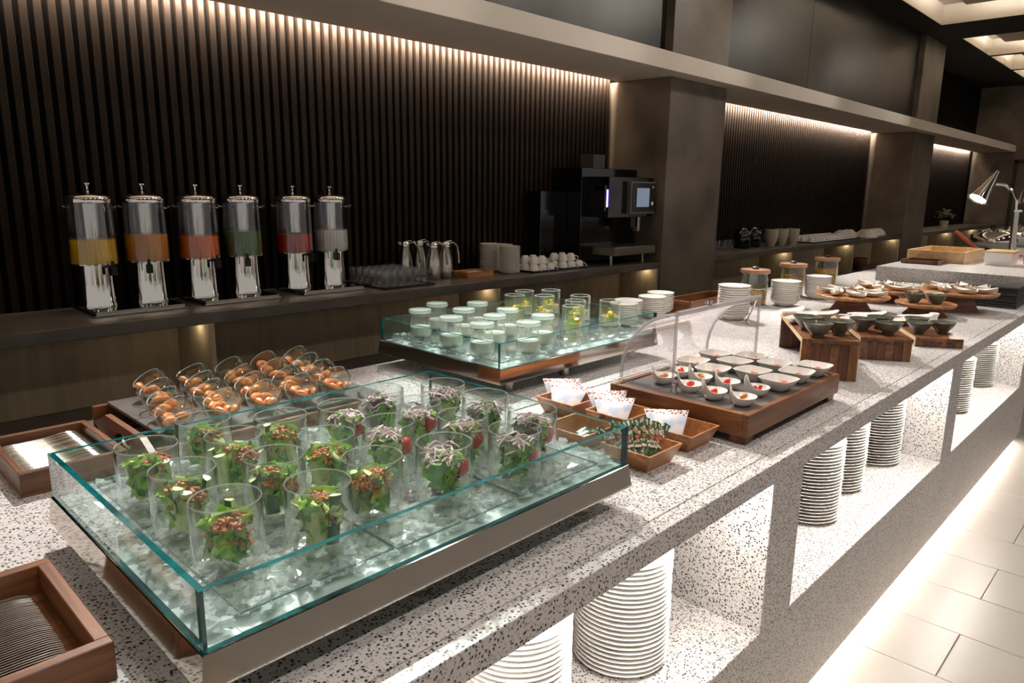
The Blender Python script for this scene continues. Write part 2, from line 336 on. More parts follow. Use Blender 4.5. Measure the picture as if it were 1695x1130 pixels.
# raised serving block at the far end
rc = thing('raised_counter', 'raised terrazzo serving block at the far end of the buffet', 'counter', (8.0, 1.55, FZ))
def rpart(n, x0, x1, y0, y1, z0, z1, m=TERR): return obj(n, MB().bx(x0-8, x1-8, y0-1.55, y1-1.55, z0-FZ, z1-FZ).mesh(n, m, bevel=.002), rc)
rpart('worktop', 5.865, 10.6, .84, 1.785, .965, 1.075)
rpart('body', 5.9, 10.6, .90, 1.76, .9005, .965)
rpart('pedestal', 5.87, 10.6, .95, 2.3, FZ, .9)
# ------------------------------------------------------------------ generic small builders
def noisy_ball(r, seed, sub=2, amp=.18, sq=(1, 1, 1)):
    rr = random.Random(seed); b = bmesh.new(); bmesh.ops.create_icosphere(b, subdivisions=sub, radius=1)
    dirs = [Vector((rr.gauss(0, 1), rr.gauss(0, 1), rr.gauss(0, 1))).normalized() for _ in range(7)]; ph = [rr.uniform(0, 6) for _ in dirs]
    vs = []
    for v in b.verts:
        d = 1+amp*sum(math.sin(3.1*v.co.dot(q)+p) for q, p in zip(dirs, ph))/2.6
        vs.append((v.co.x*r*d*sq[0], v.co.y*r*d*sq[1], v.co.z*r*d*sq[2]))
    fs = [[v.index for v in f.verts] for f in b.faces]; b.free(); return vs, fs
BALLS = [noisy_ball(1, s, 1, .3) for s in range(8)]
def put_ball(mb, c, r, mi=0, sq=(1, 1, 1), rr=rnd):
    vs, fs = rr.choice(BALLS); a = rr.uniform(0, 6.28); ca, sa = math.cos(a), math.sin(a); b = rr.uniform(-.6, .6); cb, sb = math.cos(b), math.sin(b)
    out = []
    for x, y, z in vs:
        x, y, z = x*r*sq[0], y*r*sq[1], z*r*sq[2]; x, z = x*cb-z*sb, x*sb+z*cb; x, y = x*ca-y*sa, x*sa+y*ca
        out.append((c[0]+x, c[1]+y, c[2]+z))
    mb.add(out, fs, mi, True)
def strip(mb, rr, c, ln, wd, lift, mi=0, th=.0012):     # a curled shred
    a = rr.uniform(0, 6.28); cu = rr.uniform(-1.6, 1.6); pts = []
    for i in range(6):
        t = i/5-.5; an = a+cu*t
        pts.append((c[0]+math.cos(an)*ln*t, c[1]+math.sin(an)*ln*t, c[2]+lift*math.sin((t+.5)*3.14)+rr.uniform(-.0015, .0015)))
    mb.tube(pts, wd, 5, mi)
LET = [M('lettuce_green', (150, 204, 82), .42, var=(40, .35), bump=(60, .3), sub=.1), M('lettuce_dark', (92, 152, 54), .42, var=(40, .4), bump=(60, .3), sub=.1),
       M('lettuce_pale', (198, 220, 140), .42, var=(40, .25), bump=(60, .25), sub=.1), M('lettuce_red', (84, 52, 48), .45, var=(40, .5), bump=(60, .3))]
CUKS = M('cucumber_skin', (38, 82, 34), .35, var=(50, .4)); CUKF = M('cucumber_flesh', (196, 216, 148), .35, var=(40, .15), sub=.1)
MEAT = M('minced_meat', (176, 108, 38), .55, var=(120, .5), bump=(160, .5)); CARR = M('carrot_shred', (226, 128, 48), .45); ONIO = M('onion_shred', (214, 190, 194), .4, var=(60, .2))
TOMA = M('tomato_skin', (204, 44, 18), .14, sub=.1); NUT = M('chopped_peanut', (168, 122, 72), .6, var=(90, .3)); HERB = M('herb_leaf', (112, 172, 58), .45)
def leaf_mesh(seed, mat, ln=.066, wd=.058):
    rr = random.Random(seed); rows = []; nu, nv = 8, 9; p1, p2, p3 = (rr.uniform(0, 6) for _ in range(3))
    for i in range(nu+1):
        u = i/nu; row = []; half = wd*.5*(.25+.75*math.sin(min(1, u*1.15+.08)*math.pi*.86)**.7)
        for k in range(nv):
            s = k/(nv-1)*2-1; e = abs(s)
            ruf = (e**2)*.0085*math.sin(u*17+p1+s*2)+.004*math.sin(s*6+p2+u*5)+.003*math.sin(u*23+p3+s*9)
            x = s*half*(1+.09*math.sin(u*21+p2)*e); y = u*ln
            z = .018*(s*s)*wd/.058+.022*math.sin(u*2.3)+ruf
            row.append((x, y, z))
        rows.append(row)
    return MB().grid(rows).mesh('lettuce_leaf', mat, fix=False, sharp=180)
LEAVES = {k: [leaf_mesh(20*k+i, LET[k]) for i in range(4)] for k in range(4)}
def stick_mesh(ln, seed):     # cucumber stick: wedge with green skin on its rounded side
    n = 7; R0 = .0115; pr = [(R0*math.cos(a)*.62, R0*math.sin(a)) for a in [R(-58+116*i/(n-1)) for i in range(n)]]
    mb = MB(); lo = [(x-.0, y, 0) for x, y in pr]+[(-.004, .004, 0), (-.004, -.004, 0)]; hi = [(x*.9, y*.95, ln) for x, y, _ in lo]; m = len(lo)
    for i in range(m):
        j = (i+1) % m; mb.add([lo[i], lo[j], hi[j], hi[i]], [(0, 1, 2, 3)], 0 if i < n-1 else 1, False)
    mb.add(lo, [tuple(range(m-1, -1, -1))], 1); mb.add(hi, [tuple(range(m))], 1)
    return mb.mesh('cucumber_stick', [CUKS, CUKF], fix=True)
STICKS = [stick_mesh(l, i) for i, l in enumerate((.082, .07, .09))]
SLICE = MB().lathe([(0, -.003), (.018, -.003), (.0195, -.002), (.0195, .002), (.018, .003), (0, .003)], 20).mesh('cucumber_slice', CUKF)
def mince(seed):
    rr = random.Random(seed); mb = MB()
    for cx, cyy in ((-.008, .004), (.012, -.006)):
        for _ in range(100):
            a = rr.uniform(0, 6.28); q = rr.uniform(0, 1)**.6*.021
            put_ball(mb, (cx+q*math.cos(a), cyy+q*math.sin(a), .016*(1-(q/.023)**2)*rr.uniform(.3, 1)), rr.uniform(.0022, .0040), 0, (1.4, .9, .9), rr)
    return mb.mesh('minced_meat', MEAT, fix=False, sharp=180)
MINCE = [mince(i) for i in range(4)]
def shreds(seed, mat, n, rad, z, ln, wd):
    rr = random.Random(seed); mb = MB()
    for _ in range(n):
        a = rr.uniform(0, 6.28); q = rr.uniform(0, 1)**.5*rad; strip(mb, rr, (q*math.cos(a), q*math.sin(a), rr.uniform(0, z)), rr.uniform(.6, 1.1)*ln, wd*rr.uniform(.7, 1.2), rr.uniform(0, .01))
    return mb.mesh('shreds', mat, fix=False)
CARRS = [shreds(i, CARR, 13, .030, .010, .026, .0008) for i in range(3)]
ONIS = [shreds(40+i, ONIO, 44, .029, .020, .034, .0015) for i in range(4)]
def nuts(seed):
    rr = random.Random(seed); mb = MB()
    for _ in range(36):
        a = rr.uniform(0, 6.28); q = rr.uniform(0, 1)**.5*.034; put_ball(mb, (q*math.cos(a), q*math.sin(a), rr.uniform(0, .006)), rr.uniform(.002, .0042), 0, (1, 1, .8), rr)
    return mb.mesh('chopped_nuts', NUT, fix=False, sharp=180)
NUTS = [nuts(i) for i in range(3)]
TOM = MB().lathe([(0, -.017), (.008, -.0155), (.0145, -.009), (.0165, 0), (.0145, .009), (.008, .0155), (0, .017)], 18).mesh('cherry_tomato', TOMA, sharp=180)
SPR = MB()
for i in range(7):
    a = i*.9; SPR.add([(0, 0, .002*i), (.006*math.cos(a), .006*math.sin(a), .004+.002*i), (.011*math.cos(a+.25), .011*math.sin(a+.25), .003+.002*i), (.006*math.cos(a+.6), .006*math.sin(a+.6), .004+.002*i)], [(0, 1, 2, 3)], 0, True)
SPRIG = SPR.mesh('herb_sprig', HERB, fix=False)
GR, GH = .0545, .113
TUMB = MB().lathe([(0, 0), (GR-.014, 0), (GR-.005, .003), (GR-.001, .010), (GR, .02), (GR, GH-.002), (GR-.0012, GH), (GR-.0028, GH-.002), (GR-.003, .02), (GR-.006, .011), (GR-.015, .0075), (0, .007)], 36)
for _i, _f in enumerate(TUMB.f):
    if all(TUMB.v[k][2] >= GH-.0021 for k in _f): TUMB.m[_i] = 1
TUMB = TUMB.mesh('tumbler', [CLEAR, RIM])

# ------------------------------------------------------------------ glass ice trays
ICE = M('crushed_ice', (240, 248, 246), .10, spec=.8, alpha=.45)
PANW = M('ice_pan', (214, 226, 222), .4, .0)
def ice_tray(x0, x1, y0, y1, label, seed, n_ice, ice_label, sheets):
    zb, zt = 1.0, 1.09; cx, cyy = (x0+x1)/2, (y0+y1)/2; hx, hy = (x1-x0)/2, (y1-y0)/2; T = .010
    t = thing('ice_tray', label, 'display tray', (cx, cyy, .9))
    mb = MB(); s, e = .003, .0095           # mirror skirts lean out slightly towards the bottom
    for q in range(4):
        lx, ly = (hx, hy) if q % 2 == 0 else (hy, hx); rot = Matrix.Rotation(q*math.pi/2, 3, 'Z')
        vs = [(-lx-e, -ly-e, .047), (lx+e, -ly-e, .047), (lx+s, -ly-s, .1), (-lx-s, -ly-s, .1), (-lx-e+.008, -ly-e+.008, .047), (lx+e-.008, -ly-e+.008, .047), (lx+s-.008, -ly-s+.008, .1), (-lx-s+.008, -ly-s+.008, .1)]
        mb.add([rot @ Vector(v) for v in vs], [(0, 1, 2, 3), (5, 4, 7, 6), (3, 2, 6, 7), (0, 4, 5, 1)])
    obj('steel_frame', mb.mesh('steel_frame', MIRR, bevel=.0012), t)
    obj('ice_pan', MB().bx(-hx+.005, hx-.005, -hy+.005, hy-.005, .062, .1).mesh('ice_pan', PANW), t)
    foot = MB().lathe([(0, 0), (.021, 0), (.021, .008), (.018, .009), (.018, .0465), (0, .0465)], 20).mesh('foot', STEEL)
    for fx in (-hx+.40, hx-.10) if x0 < 1 else (-hx+.10, .0+hx-.55, hx-.1):
        for fy in (-hy+.055, hy-.1): obj('foot', foot, t, (fx, fy, 0))
    for n, a in (('front', (-hx, hx, -hy, -hy+T)), ('back', (-hx, hx, hy-T, hy)), ('left', (-hx, -hx+T, -hy+T+.0003, hy-T-.0003)), ('right', (hx-T, hx, -hy+T+.0003, hy-T-.0003))):
        m = MB().bx(*a, .1003, .19); ax = 1 if n in ('front', 'back') else 0
        for i, f in enumerate(m.f):
            vs = [Vector(m.v[k]) for k in f]; nn = (vs[1]-vs[0]).cross(vs[2]-vs[0]).normalized()
            m.m[i] = 0 if abs(nn[ax]) > .5 else 1
        obj('glass_pane', m.mesh('glass_pane', [PANE, TEAL]), t)
    for a, b, c, d in sheets:
        m = MB().bx(a-cx, b-cx, c-cyy, d-cyy, .1165, .1195)
        for i, f in enumerate(m.f): m.m[i] = 0 if i < 2 else 1
        obj('glass_sheet', m.mesh('glass_sheet', [CLEAR, M('sheet_edge', (120, 160, 155), .15)]), t)
    rr = random.Random(seed); mb = MB()
    for _ in range(n_ice):
        c = (rr.uniform(-hx+T+.012, hx-T-.012), rr.uniform(-hy+T+.012, hy-T-.012), rr.uniform(.1, .108)); q = rr.uniform(.006, .0125)
        vs = [Vector(((i & 1)*2-1, (i >> 1 & 1)*2-1, (i >> 2 & 1)*2-1)) for i in range(8)]
        m = Matrix.Rotation(rr.uniform(0, 3), 3, 'Z') @ Matrix.Rotation(rr.uniform(-.6, .6), 3, 'X')
        vs = [m @ Vector([v[k]*q*rr.uniform(.45, 1) for k in range(3)]) for v in vs]
        edge = abs(c[0]) > hx-.05 or abs(c[1]) > hy-.05
        lim = 9.0 if edge else .1160
        vs = [(c[0]+v.x, c[1]+v.y, min(c[2]+max(0, v.z)+(.006 if edge else 0), lim)) for v in vs]
        mb.add(vs, [(0, 2, 3, 1), (4, 5, 7, 6), (0, 1, 5, 4), (1, 3, 7, 5), (3, 2, 6, 7), (2, 0, 4, 6)])
    o = obj('crushed_ice', mb.mesh('crushed_ice', ICE, fix=False), None, (cx, cyy, .9)); tag(o, ice_label, 'ice', kind='stuff')
    return t
ice_tray(.325, 1.28, .864, 1.556, 'glass sided ice tray on mirror steel frame holding the salad tumblers', 1, 3600, 'crushed ice bed under the salad tumblers', [(.39, .655, .892, 1.53), (.658, .953, .886, 1.53), (.956, 1.2, .886, 1.53)])
ice_tray(1.687, 2.65, 1.672, 2.355, 'glass sided ice tray holding dessert jars and fruit glasses', 2, 2400, 'crushed ice bed under the dessert jars', [(1.71, 2.62, 1.69, 2.33)])

# ------------------------------------------------------------------ salads in tumblers
SAL = [(.439, 1.029), (.441, 1.196), (.439, 1.355), (.580, 1.438), (.580, 1.300), (.582, 1.147), (.705, 1.349), (.574, .986), (.710, 1.179), (.705, 1.020),
       (.844, 1.160), (.840, 1.323), (.978, 1.373), (.973, 1.228), (1.118, 1.307), (.985, 1.087), (1.126, 1.165), (.847, .988), (.999, .947), (1.125, 1.014)]
cols = [.44, .58, .71, .845, .985, 1.12]
def salad(i, x, y):
    ci = min(range(6), key=lambda k: abs(cols[k]-x)); ri = sorted([q[1] for q in SAL if min(range(6), key=lambda k: abs(cols[k]-q[0])) == ci]).index(y)
    A = i < 10; rr = random.Random(100+i)
    lab = ('minced meat and cucumber' if A else 'red onion and tomato')+' salad tumbler, %s column from the spoons, %s from the front pane' % (ORD[ci], ORD[ri])
    t = thing('salad_tumbler', lab, 'salad', (x, y, 1.0198), rr.uniform(-.15, .15), 'salad tumblers on ice')
    obj('tumbler', TUMB, t)
    kinds = [0, 0, 1, 2, 0, 2, 1, 0] if A else [0, 1, 1, 0, 3, 2, 1, 0]
    for k, c in enumerate(kinds+[0, 2, 1]):            # leaves curled round the inside
        a = k*2*math.pi/len(kinds)+rr.uniform(-.3, .3); q = rr.uniform(.036, .044) if k < 8 else .012
        o = obj('lettuce_leaf', rr.choice(LEAVES[c]), t, (q*math.cos(a)*.74, q*math.sin(a)*.74, rr.uniform(.010, .020)))
        o.rotation_euler = (R(rr.uniform(60, 84)), R(rr.uniform(-14, 14)), a-math.pi/2); s = rr.uniform(.86, 1.05); o.scale = (s*1.08, s, s)
    if A:
        for k in range(rr.choice((2, 3, 3))):
            a = R(rr.choice((150, 95, 200, 20, 60)))+k*1.35; q = .031
            o = obj('cucumber_stick', rr.choice(STICKS), t, (q*math.cos(a), q*math.sin(a), .014)); o.rotation_euler = (R(rr.uniform(-12, 12)), R(rr.uniform(-14, 4)), a+rr.choice((0, 2.2, 2.6, -2.4))); o.scale = (1.25, 1.25, rr.uniform(.82, 1))
        o = obj('minced_meat', MINCE[i % 4], t, (rr.uniform(-.006, .008), rr.uniform(-.014, .002), .067), (R(rr.uniform(-10, 10)), R(rr.uniform(-10, 10)), rr.uniform(0, 6)), 1.18); o['kind'] = 'stuff'
        for dz in (.050, .038): o = obj('carrot_shreds', CARRS[(i+int(dz*1000)) % 3], t, (rr.uniform(-.008, .008), rr.uniform(-.02, -.005), dz), (0, 0, rr.uniform(0, 6))); o['kind'] = 'stuff'
        if i in (8, 7, 3): obj('cucumber_slice', SLICE, t, (.012, -.024, .07), (R(35), R(15), .6))
        for k in range(2):
            o = obj('lettuce_leaf', rr.choice(LEAVES[0]), t, (rr.uniform(-.01, .01), rr.uniform(-.02, 0), .024), (R(rr.uniform(20, 40)), 0, rr.uniform(0, 6)), .55)
    else:
        o = obj('chopped_peanuts', NUTS[i % 3], t, (0, 0, .060), (0, 0, rr.uniform(0, 6))); o['kind'] = 'stuff'
        o = obj('onion_shreds', ONIS[i % 4], t, (rr.uniform(-.008, .006), rr.uniform(-.006, .008), .066), (0, 0, rr.uniform(0, 6)), 1.2); o['kind'] = 'stuff'
        if i not in (12, 16): obj('cherry_tomato', TOM, t, (.030*math.cos(R(-46+rr.uniform(-20, 20))), .030*math.sin(R(-46+rr.uniform(-20, 20))), .056+rr.uniform(-.01, .008)), (R(20), R(rr.uniform(0, 50)), 0), (1, 1, rr.uniform(1, 1.15)))
        obj('herb_sprig', SPRIG, t, (rr.uniform(-.02, .01), rr.uniform(0, .02), .08), (0, 0, rr.uniform(0, 6)), 1.1)
        for k in range(3):
            obj('lettuce_leaf', rr.choice(LEAVES[rr.choice((0, 1, 3))]), t, (rr.uniform(-.012, .012), rr.uniform(-.012, .012), .030), (R(rr.uniform(15, 40)), 0, rr.uniform(0, 6)), .6)
for i, (x, y) in enumerate(SAL): salad(i, x, y)

# ------------------------------------------------------------------ cutlery trays
def open_box(name, label, cat, x0, x1, y0, y1, z0, h, th, mx, my, floor_m, group=None, lid=None):
    cx, cyy = (x0+x1)/2, (y0+y1)/2; hx, hy = (x1-x0)/2, (y1-y0)/2; t = thing(name, label, cat, (cx, cyy, z0), 0, group)
    for a, m in (((-hx, hx, -hy, -hy+th), mx), ((-hx, hx, hy-th, hy), mx), ((-hx, -hx+th, -hy+th, hy-th), my), ((hx-th, hx, -hy+th, hy-th), my)):
        obj('side_board', MB().bx(*a, 0, h).mesh('side_board', m, bevel=.0015), t)
    obj('base_board', MB().bx(-hx+th, hx-th, -hy+th, hy-th, .003, .010).mesh('base_board', floor_m), t)
    return t
open_box('cutlery_tray', 'walnut cutlery tray of spoons behind the glass ice tray', 'tray', .327, .556, 1.852, 2.185, .9, .058, .016, WALN, WALNY, WALN)
open_box('cutlery_tray', 'walnut cutlery tray of forks at the front corner of the counter', 'tray', -.03, .269, 1.04, 1.378, .9, .062, .02, WALN, WALNY, WALN)
CUT = M('cutlery_steel', (206, 200, 192), .2, 1)
def utensil(ln, bowl):
    mb = MB(); n = 12; up = []; dn = []
    for i in range(n+1):
        u = i/n; x = -ln/2+u*ln; h = .0075-.0025*math.sin(min(1, u*1.3)*math.pi)
        if bowl: h = max(h*.8, .018*math.sin(max(0, (u-.62)/.38)*math.pi)**.6) if u > .62 else h*.9
        if i in (0, n): h *= .45
        bow = .003*math.sin(u*math.pi)+(-.006*math.sin(max(0, (u-.62)/.38)*math.pi) if bowl and u > .62 else 0)
        up.append((x, bow, h)); dn.append((x, bow, -h))
    th = .0016
    rows = [[(x, y-th/2, z) for x, y, z in up], [(x, y+th/2, z) for x, y, z in up], [(x, y+th/2, z) for x, y, z in dn], [(x, y-th/2, z) for x, y, z in dn]]
    rows = [list(r) for r in zip(*rows)]
    mb.grid(rows, close=True, smooth=True)
    return mb.mesh('utensil', CUT, sharp=35)
SPOON, FORK = utensil(.188, True), utensil(.20, False)
for i in range(46):
    o = obj('spoon', SPOON, None, (.441, 1.873+i*.0064, .9305), (R(24+rnd.uniform(-2, 2)), 0, 0)); o.location.x += rnd.uniform(-.001, .001)
    tag(o, '%s steel spoon from the front in the tray behind the ice' % ORD[i], 'spoon', 'spoons in the walnut tray')
for i in range(46):
    o = obj('fork', FORK, None, (.128, 1.066+i*.0063, .9175+.006*math.sin(i/45*3.1)), (R(24+rnd.uniform(-2, 2)), 0, R(-2))); o.location.x += rnd.uniform(-.001, .001)
    tag(o, '%s steel fork from the front in the corner tray' % ORD[i], 'fork', 'forks in the corner tray')
# ------------------------------------------------------------------ tilted glass cups on the slate riser
ri = thing('slate_riser', 'walnut riser topped with grey slate tiles behind the ice tray', 'riser', (.915, 1.96, .9))
def rb(n, a, m): obj(n, MB().bx(*a).mesh(n, m, bevel=.0015), ri)
hx, hy = .335, .245
rb('side_board', (-hx, hx, hy-.016, hy, 0, .088), WALN); rb('side_board', (-hx, hx, -hy, -hy+.016, 0, .088), WALN)
rb('side_board', (hx-.016, hx, -hy+.016, hy-.016, 0, .088), WALNY)
mb = MB()                                             # near end board with its oval hand hole
n = 20; ring = [(.055*math.cos(2*math.pi*i/n), .046+.017*math.sin(2*math.pi*i/n)) for i in range(n)]
def sq_pt(i):
    a = 2*math.pi*i/n; c, s_ = math.cos(a), math.sin(a); k = min((hy-.016)/max(1e-6, abs(c)), (.042 if s_ > 0 else .046)/max(1e-6, abs(s_))); return (c*k, .046+s_*k)
outr = [sq_pt(i) for i in range(n)]
for xx, flip in ((-hx, 0), (-hx+.016, 1)):
    for i in range(n):
        j = (i+1) % n; mb.add([(xx, *outr[i]), (xx, *outr[j]), (xx, *ring[j]), (xx, *ring[i])], [(0, 1, 2, 3)])
for i in range(n):
    j = (i+1) % n
    mb.add([(-hx, *ring[i]), (-hx, *ring[j]), (-hx+.016, *ring[j]), (-hx+.016, *ring[i])], [(0, 1, 2, 3)])
    mb.add([(-hx, *outr[i]), (-hx, *outr[j]), (-hx+.016, *outr[j]), (-hx+.016, *outr[i])], [(0, 1, 2, 3)])
obj('end_board', mb.mesh('end_board', WALNY), ri)
st = MB().bx(-.155, .155, -.112, .112, 0, .009).mesh('slate_tile', SLATE, bevel=.001)
for sx in (-.156, .156):
    for sy in (-.1135, .1135): obj('slate_tile', st, ri, (sx+.012, sy, .0885))
CR = .047
def sphere_prof(r, a0, a1, n): return [(r*math.cos(R(a0+(a1-a0)*i/n)), r*math.sin(R(a0+(a1-a0)*i/n))) for i in range(n+1)]
CUPG = MB().lathe([(0, -CR)]+sphere_prof(CR, -80, 32, 9)+sphere_prof(CR-.0022, 32, -80, 9)+[(0, -CR+.0025)], 26)
for _i, _f in enumerate(CUPG.f):
    if all(CUPG.v[k][2] >= CR*math.sin(R(32))-.0035 for k in _f): CUPG.m[_i] = 1
CUPG = CUPG.mesh('cup_glass', [JARG, RIM])
FOOTG = MB()
for i in range(14):
    a = 2*math.pi*i/14; FOOTG.tube([(.020*math.cos(a), .020*math.sin(a), 0), (.026*math.cos(a), .026*math.sin(a), .008)], .0024, 5)
FOOTG.lathe([(.018, 0), (.022, 0), (.022, .003), (.018, .003), (.018, 0)], 20)
FOOTG = FOOTG.mesh('cup_foot', JARG)
SHR = M('orange_shrimp', (236, 146, 82), .45, var=(45, .25), sub=.15, bump=(70, .2))
def shrimp(seed):
    rr = random.Random(seed); mb = MB()
    for k in range(5):
        a = rr.uniform(0, 6.28); c = Vector((rr.uniform(-.012, .012), rr.uniform(-.012, .012), rr.uniform(0, .010)+k*.002)); pts = []
        for i in range(7):
            t = i/6*2.6; pts.append(c+Vector((math.cos(a+t)*.013, math.sin(a+t)*.013, .004*math.sin(t*1.2))))
        mb.tube(pts, [.004, .0075, .009, .009, .008, .006, .003], 8)
    return mb.mesh('shrimp', SHR, fix=False)
SHRS = [shrimp(i) for i in range(4)]
k = 0
for ci, bx_ in enumerate((.715, .835, .950, 1.065, 1.185)):
    for ro in range(4):
        x = bx_-.020*ro+(.0 if ci < 4 else -.01); y = 2.115-.108*ro; rr = random.Random(300+k)
        t = thing('tilted_cup', 'tilted shrimp cup, %s column from the spoons, %s row from the wall' % (ORD[ci], ORD[ro]), 'glass cup', (x, y, .9982), rr.uniform(-.2, .2), 'tilted shrimp cups')
        obj('foot', FOOTG, t)
        g = obj('cup_glass', CUPG, t, (0, 0, .0465), (R(rr.uniform(-6, 2)), R(-27+rr.uniform(-5, 5)), 0))
        o = obj('shrimp', SHRS[k % 4], t, (0, 0, .018), (0, 0, rr.uniform(0, 6)), 1.22)
        k += 1

# ------------------------------------------------------------------ dessert jars and fruit glasses
JB = MB().lathe([(0, 0), (.036, 0), (.043, .004), (.046, .014), (.046, .03), (.043, .055), (.038, .078), (.0365, .09), (.041, .094), (.0415, .101), (.037, .101), (.035, .09), (.036, .078), (.041, .055), (.0435, .03), (.043, .014), (.036, .006), (0, .005)], 28).mesh('jar', JARG)
JL = MB().lathe([(0, .104), (.034, .104), (.044, .1015), (.0455, .104), (.0455, .112), (.043, .115), (.030, .116), (.029, .113), (0, .113)], 28).mesh('lid', M('jar_lid_highlight', (208, 226, 216), .08, spec=.7, alpha=.5))  # lid highlights put into its pale half-opaque colour
PUD = M('white_pudding', (238, 234, 226), .3); PUDM = MB().lathe([(0, .0065), (.035, .0065), (.042, .014), (.0425, .03), (.0415, .046), (0, .047)], 24).mesh('pudding', PUD)
JAR = [(1.775, 2.21), (1.93, 2.29), (1.754, 2.0), (1.917, 2.108), (2.069, 2.19), (1.75, 1.828), (1.906, 1.92), (2.048, 1.99), (1.894, 1.734), (2.044, 1.796)]
JN = ['beside the left pane, third from its near corner', 'at the back pane behind the others', 'beside the left pane, second from its near corner', 'in the middle of the jar cluster, nearer the wall', 'at the back, beside the tall fruit glasses',
      'beside the left pane, nearest the salad tray', 'in the middle of the jar cluster, nearer the front pane', 'at the cluster edge, third behind the front pane', 'right behind the front pane, leftmost there', 'behind the front pane, next to lime fruit glass']
for i, (x, y) in enumerate(JAR):
    t = thing('dessert_jar', 'lidded pudding jar '+JN[i], 'jar', (x, y, 1.0198), 0, 'pudding jars on ice')
    obj('jar', JB, t); obj('lid', JL, t); obj('pudding', PUDM, t)
FR, FH = .046, .118
FG = MB().lathe([(0, 0), (FR-.004, 0), (FR, .004), (FR, FH), (FR-.003, FH+.001), (FR-.005, FH-.001), (FR-.005, .012), (FR-.01, .008), (0, .008)], 28)
for _i, _f in enumerate(FG.f):
    if all(FG.v[k][2] >= FH-.0015 for k in _f): FG.m[_i] = 1
FG = FG.mesh('fruit_tumbler', [JARG, RIM])
YEL = M('yellow_fruit', (246, 208, 60), .3, sub=.15, var=(50, .15)); LIMS = M('lime_slice', (142, 188, 54), .3); JELM = M('clear_jelly', (244, 240, 214), .1, alpha=.35)
CH = []
for s_ in range(3):
    rr = random.Random(60+s_); mb = MB()
    for _ in range(11):
        c = (rr.uniform(-.02, .02), rr.uniform(-.02, .02), rr.uniform(.0, .034)); q = rr.uniform(.008, .012); m = Matrix.Rotation(rr.uniform(0, 3), 3, 'Z') @ Matrix.Rotation(rr.uniform(0, 1), 3, 'X')
        b = MB().bx(-q, q, -q*.8, q*.8, -q*.7, q*.7); mb.add([m @ Vector(v)+Vector(c) for v in b.v], b.f)
    CH.append(mb.mesh('fruit_chunks', YEL, bevel=.002))
JEL = MB().lathe([(0, .0085), (.036, .0085), (.0405, .013), (.0405, .05), (0, .05)], 24).mesh('jelly', JELM)
LIM = MB().lathe([(0, -.002), (.019, -.002), (.02, 0), (.019, .002), (0, .002)], 18).mesh('lime_slice', LIMS)
FRU = [(2.467, 2.288), (2.332, 2.223), (2.581, 2.222), (2.420, 2.121), (2.545, 2.013), (2.412, 1.934), (2.287, 1.844), (2.527, 1.834)]
FN = ['furthest back against the wall-side pane', 'in the second row, beside the pudding jars', 'at the back, by the right-hand pane', 'in the middle of the fruit glasses', 'by the right-hand pane, second from front', 'second behind the front pane, left of the pair', 'near the front pane beside the pudding jars', 'near the front pane, closest to the dome']
for i, (x, y) in enumerate(FRU):
    t = thing('fruit_glass', 'tall yellow fruit glass '+FN[i], 'glass', (x, y, 1.0198), i*.7, 'fruit glasses on ice')
    obj('tumbler', FG, t); obj('jelly', JEL, t); o = obj('fruit_chunks', CH[i % 3], t, (0, 0, .030)); o['kind'] = 'stuff'
    obj('lime_slice', LIM, t, (.020, -.018, .05), (R(55), R(20), 1.0))

# ------------------------------------------------------------------ small wooden baskets with packets
def basket(label, x, y, w_=.155, h=.052):
    t = thing('packet_basket', label, 'basket', (x, y, .9), 0, 'small acacia baskets')
    a, b = w_/2*.72, w_/2; th = .006; S = [(-1, -1), (1, -1), (1, 1), (-1, 1)]
    for i in range(4):
        p, q = S[i], S[(i+1) % 4]
        def P(c, r, z): return (c[0]*r, c[1]*r, z)
        mb = MB(); vs = [P(p, a, 0), P(q, a, 0), P(q, b, h), P(p, b, h), P(p, a-th, 0), P(q, a-th, 0), P(q, b-th, h), P(p, b-th, h)]
        mb.add(vs, [(0, 1, 2, 3), (5, 4, 7, 6), (3, 2, 6, 7), (0, 4, 5, 1), (0, 3, 7, 4), (1, 5, 6, 2)])
        obj('side_board', mb.mesh('side_board', ACAC), t)
    obj('base_board', MB().bx(-a+th, a-th, -a+th, a-th, .0, .006).mesh('base_board', ACAC), t)
    return t
B1, B2, B3, B4, B5 = (1.538, .995), (1.745, .998), (1.742, 1.208), (1.739, 1.408), (1.540, 1.205)
basket('acacia basket of green sachets beside the ice tray corner', *B1); basket('acacia basket with one white packet nearest the domed stand front', *B2)
basket('acacia basket with white packets, middle of the row beside the domed stand', *B3); basket('acacia basket with white packets, last in the row towards the wall', *B4)
basket('acacia basket seen through the ice tray end pane', *B5)
PKT = bpy.data.materials.new('packet_print'); PKT.use_nodes = True
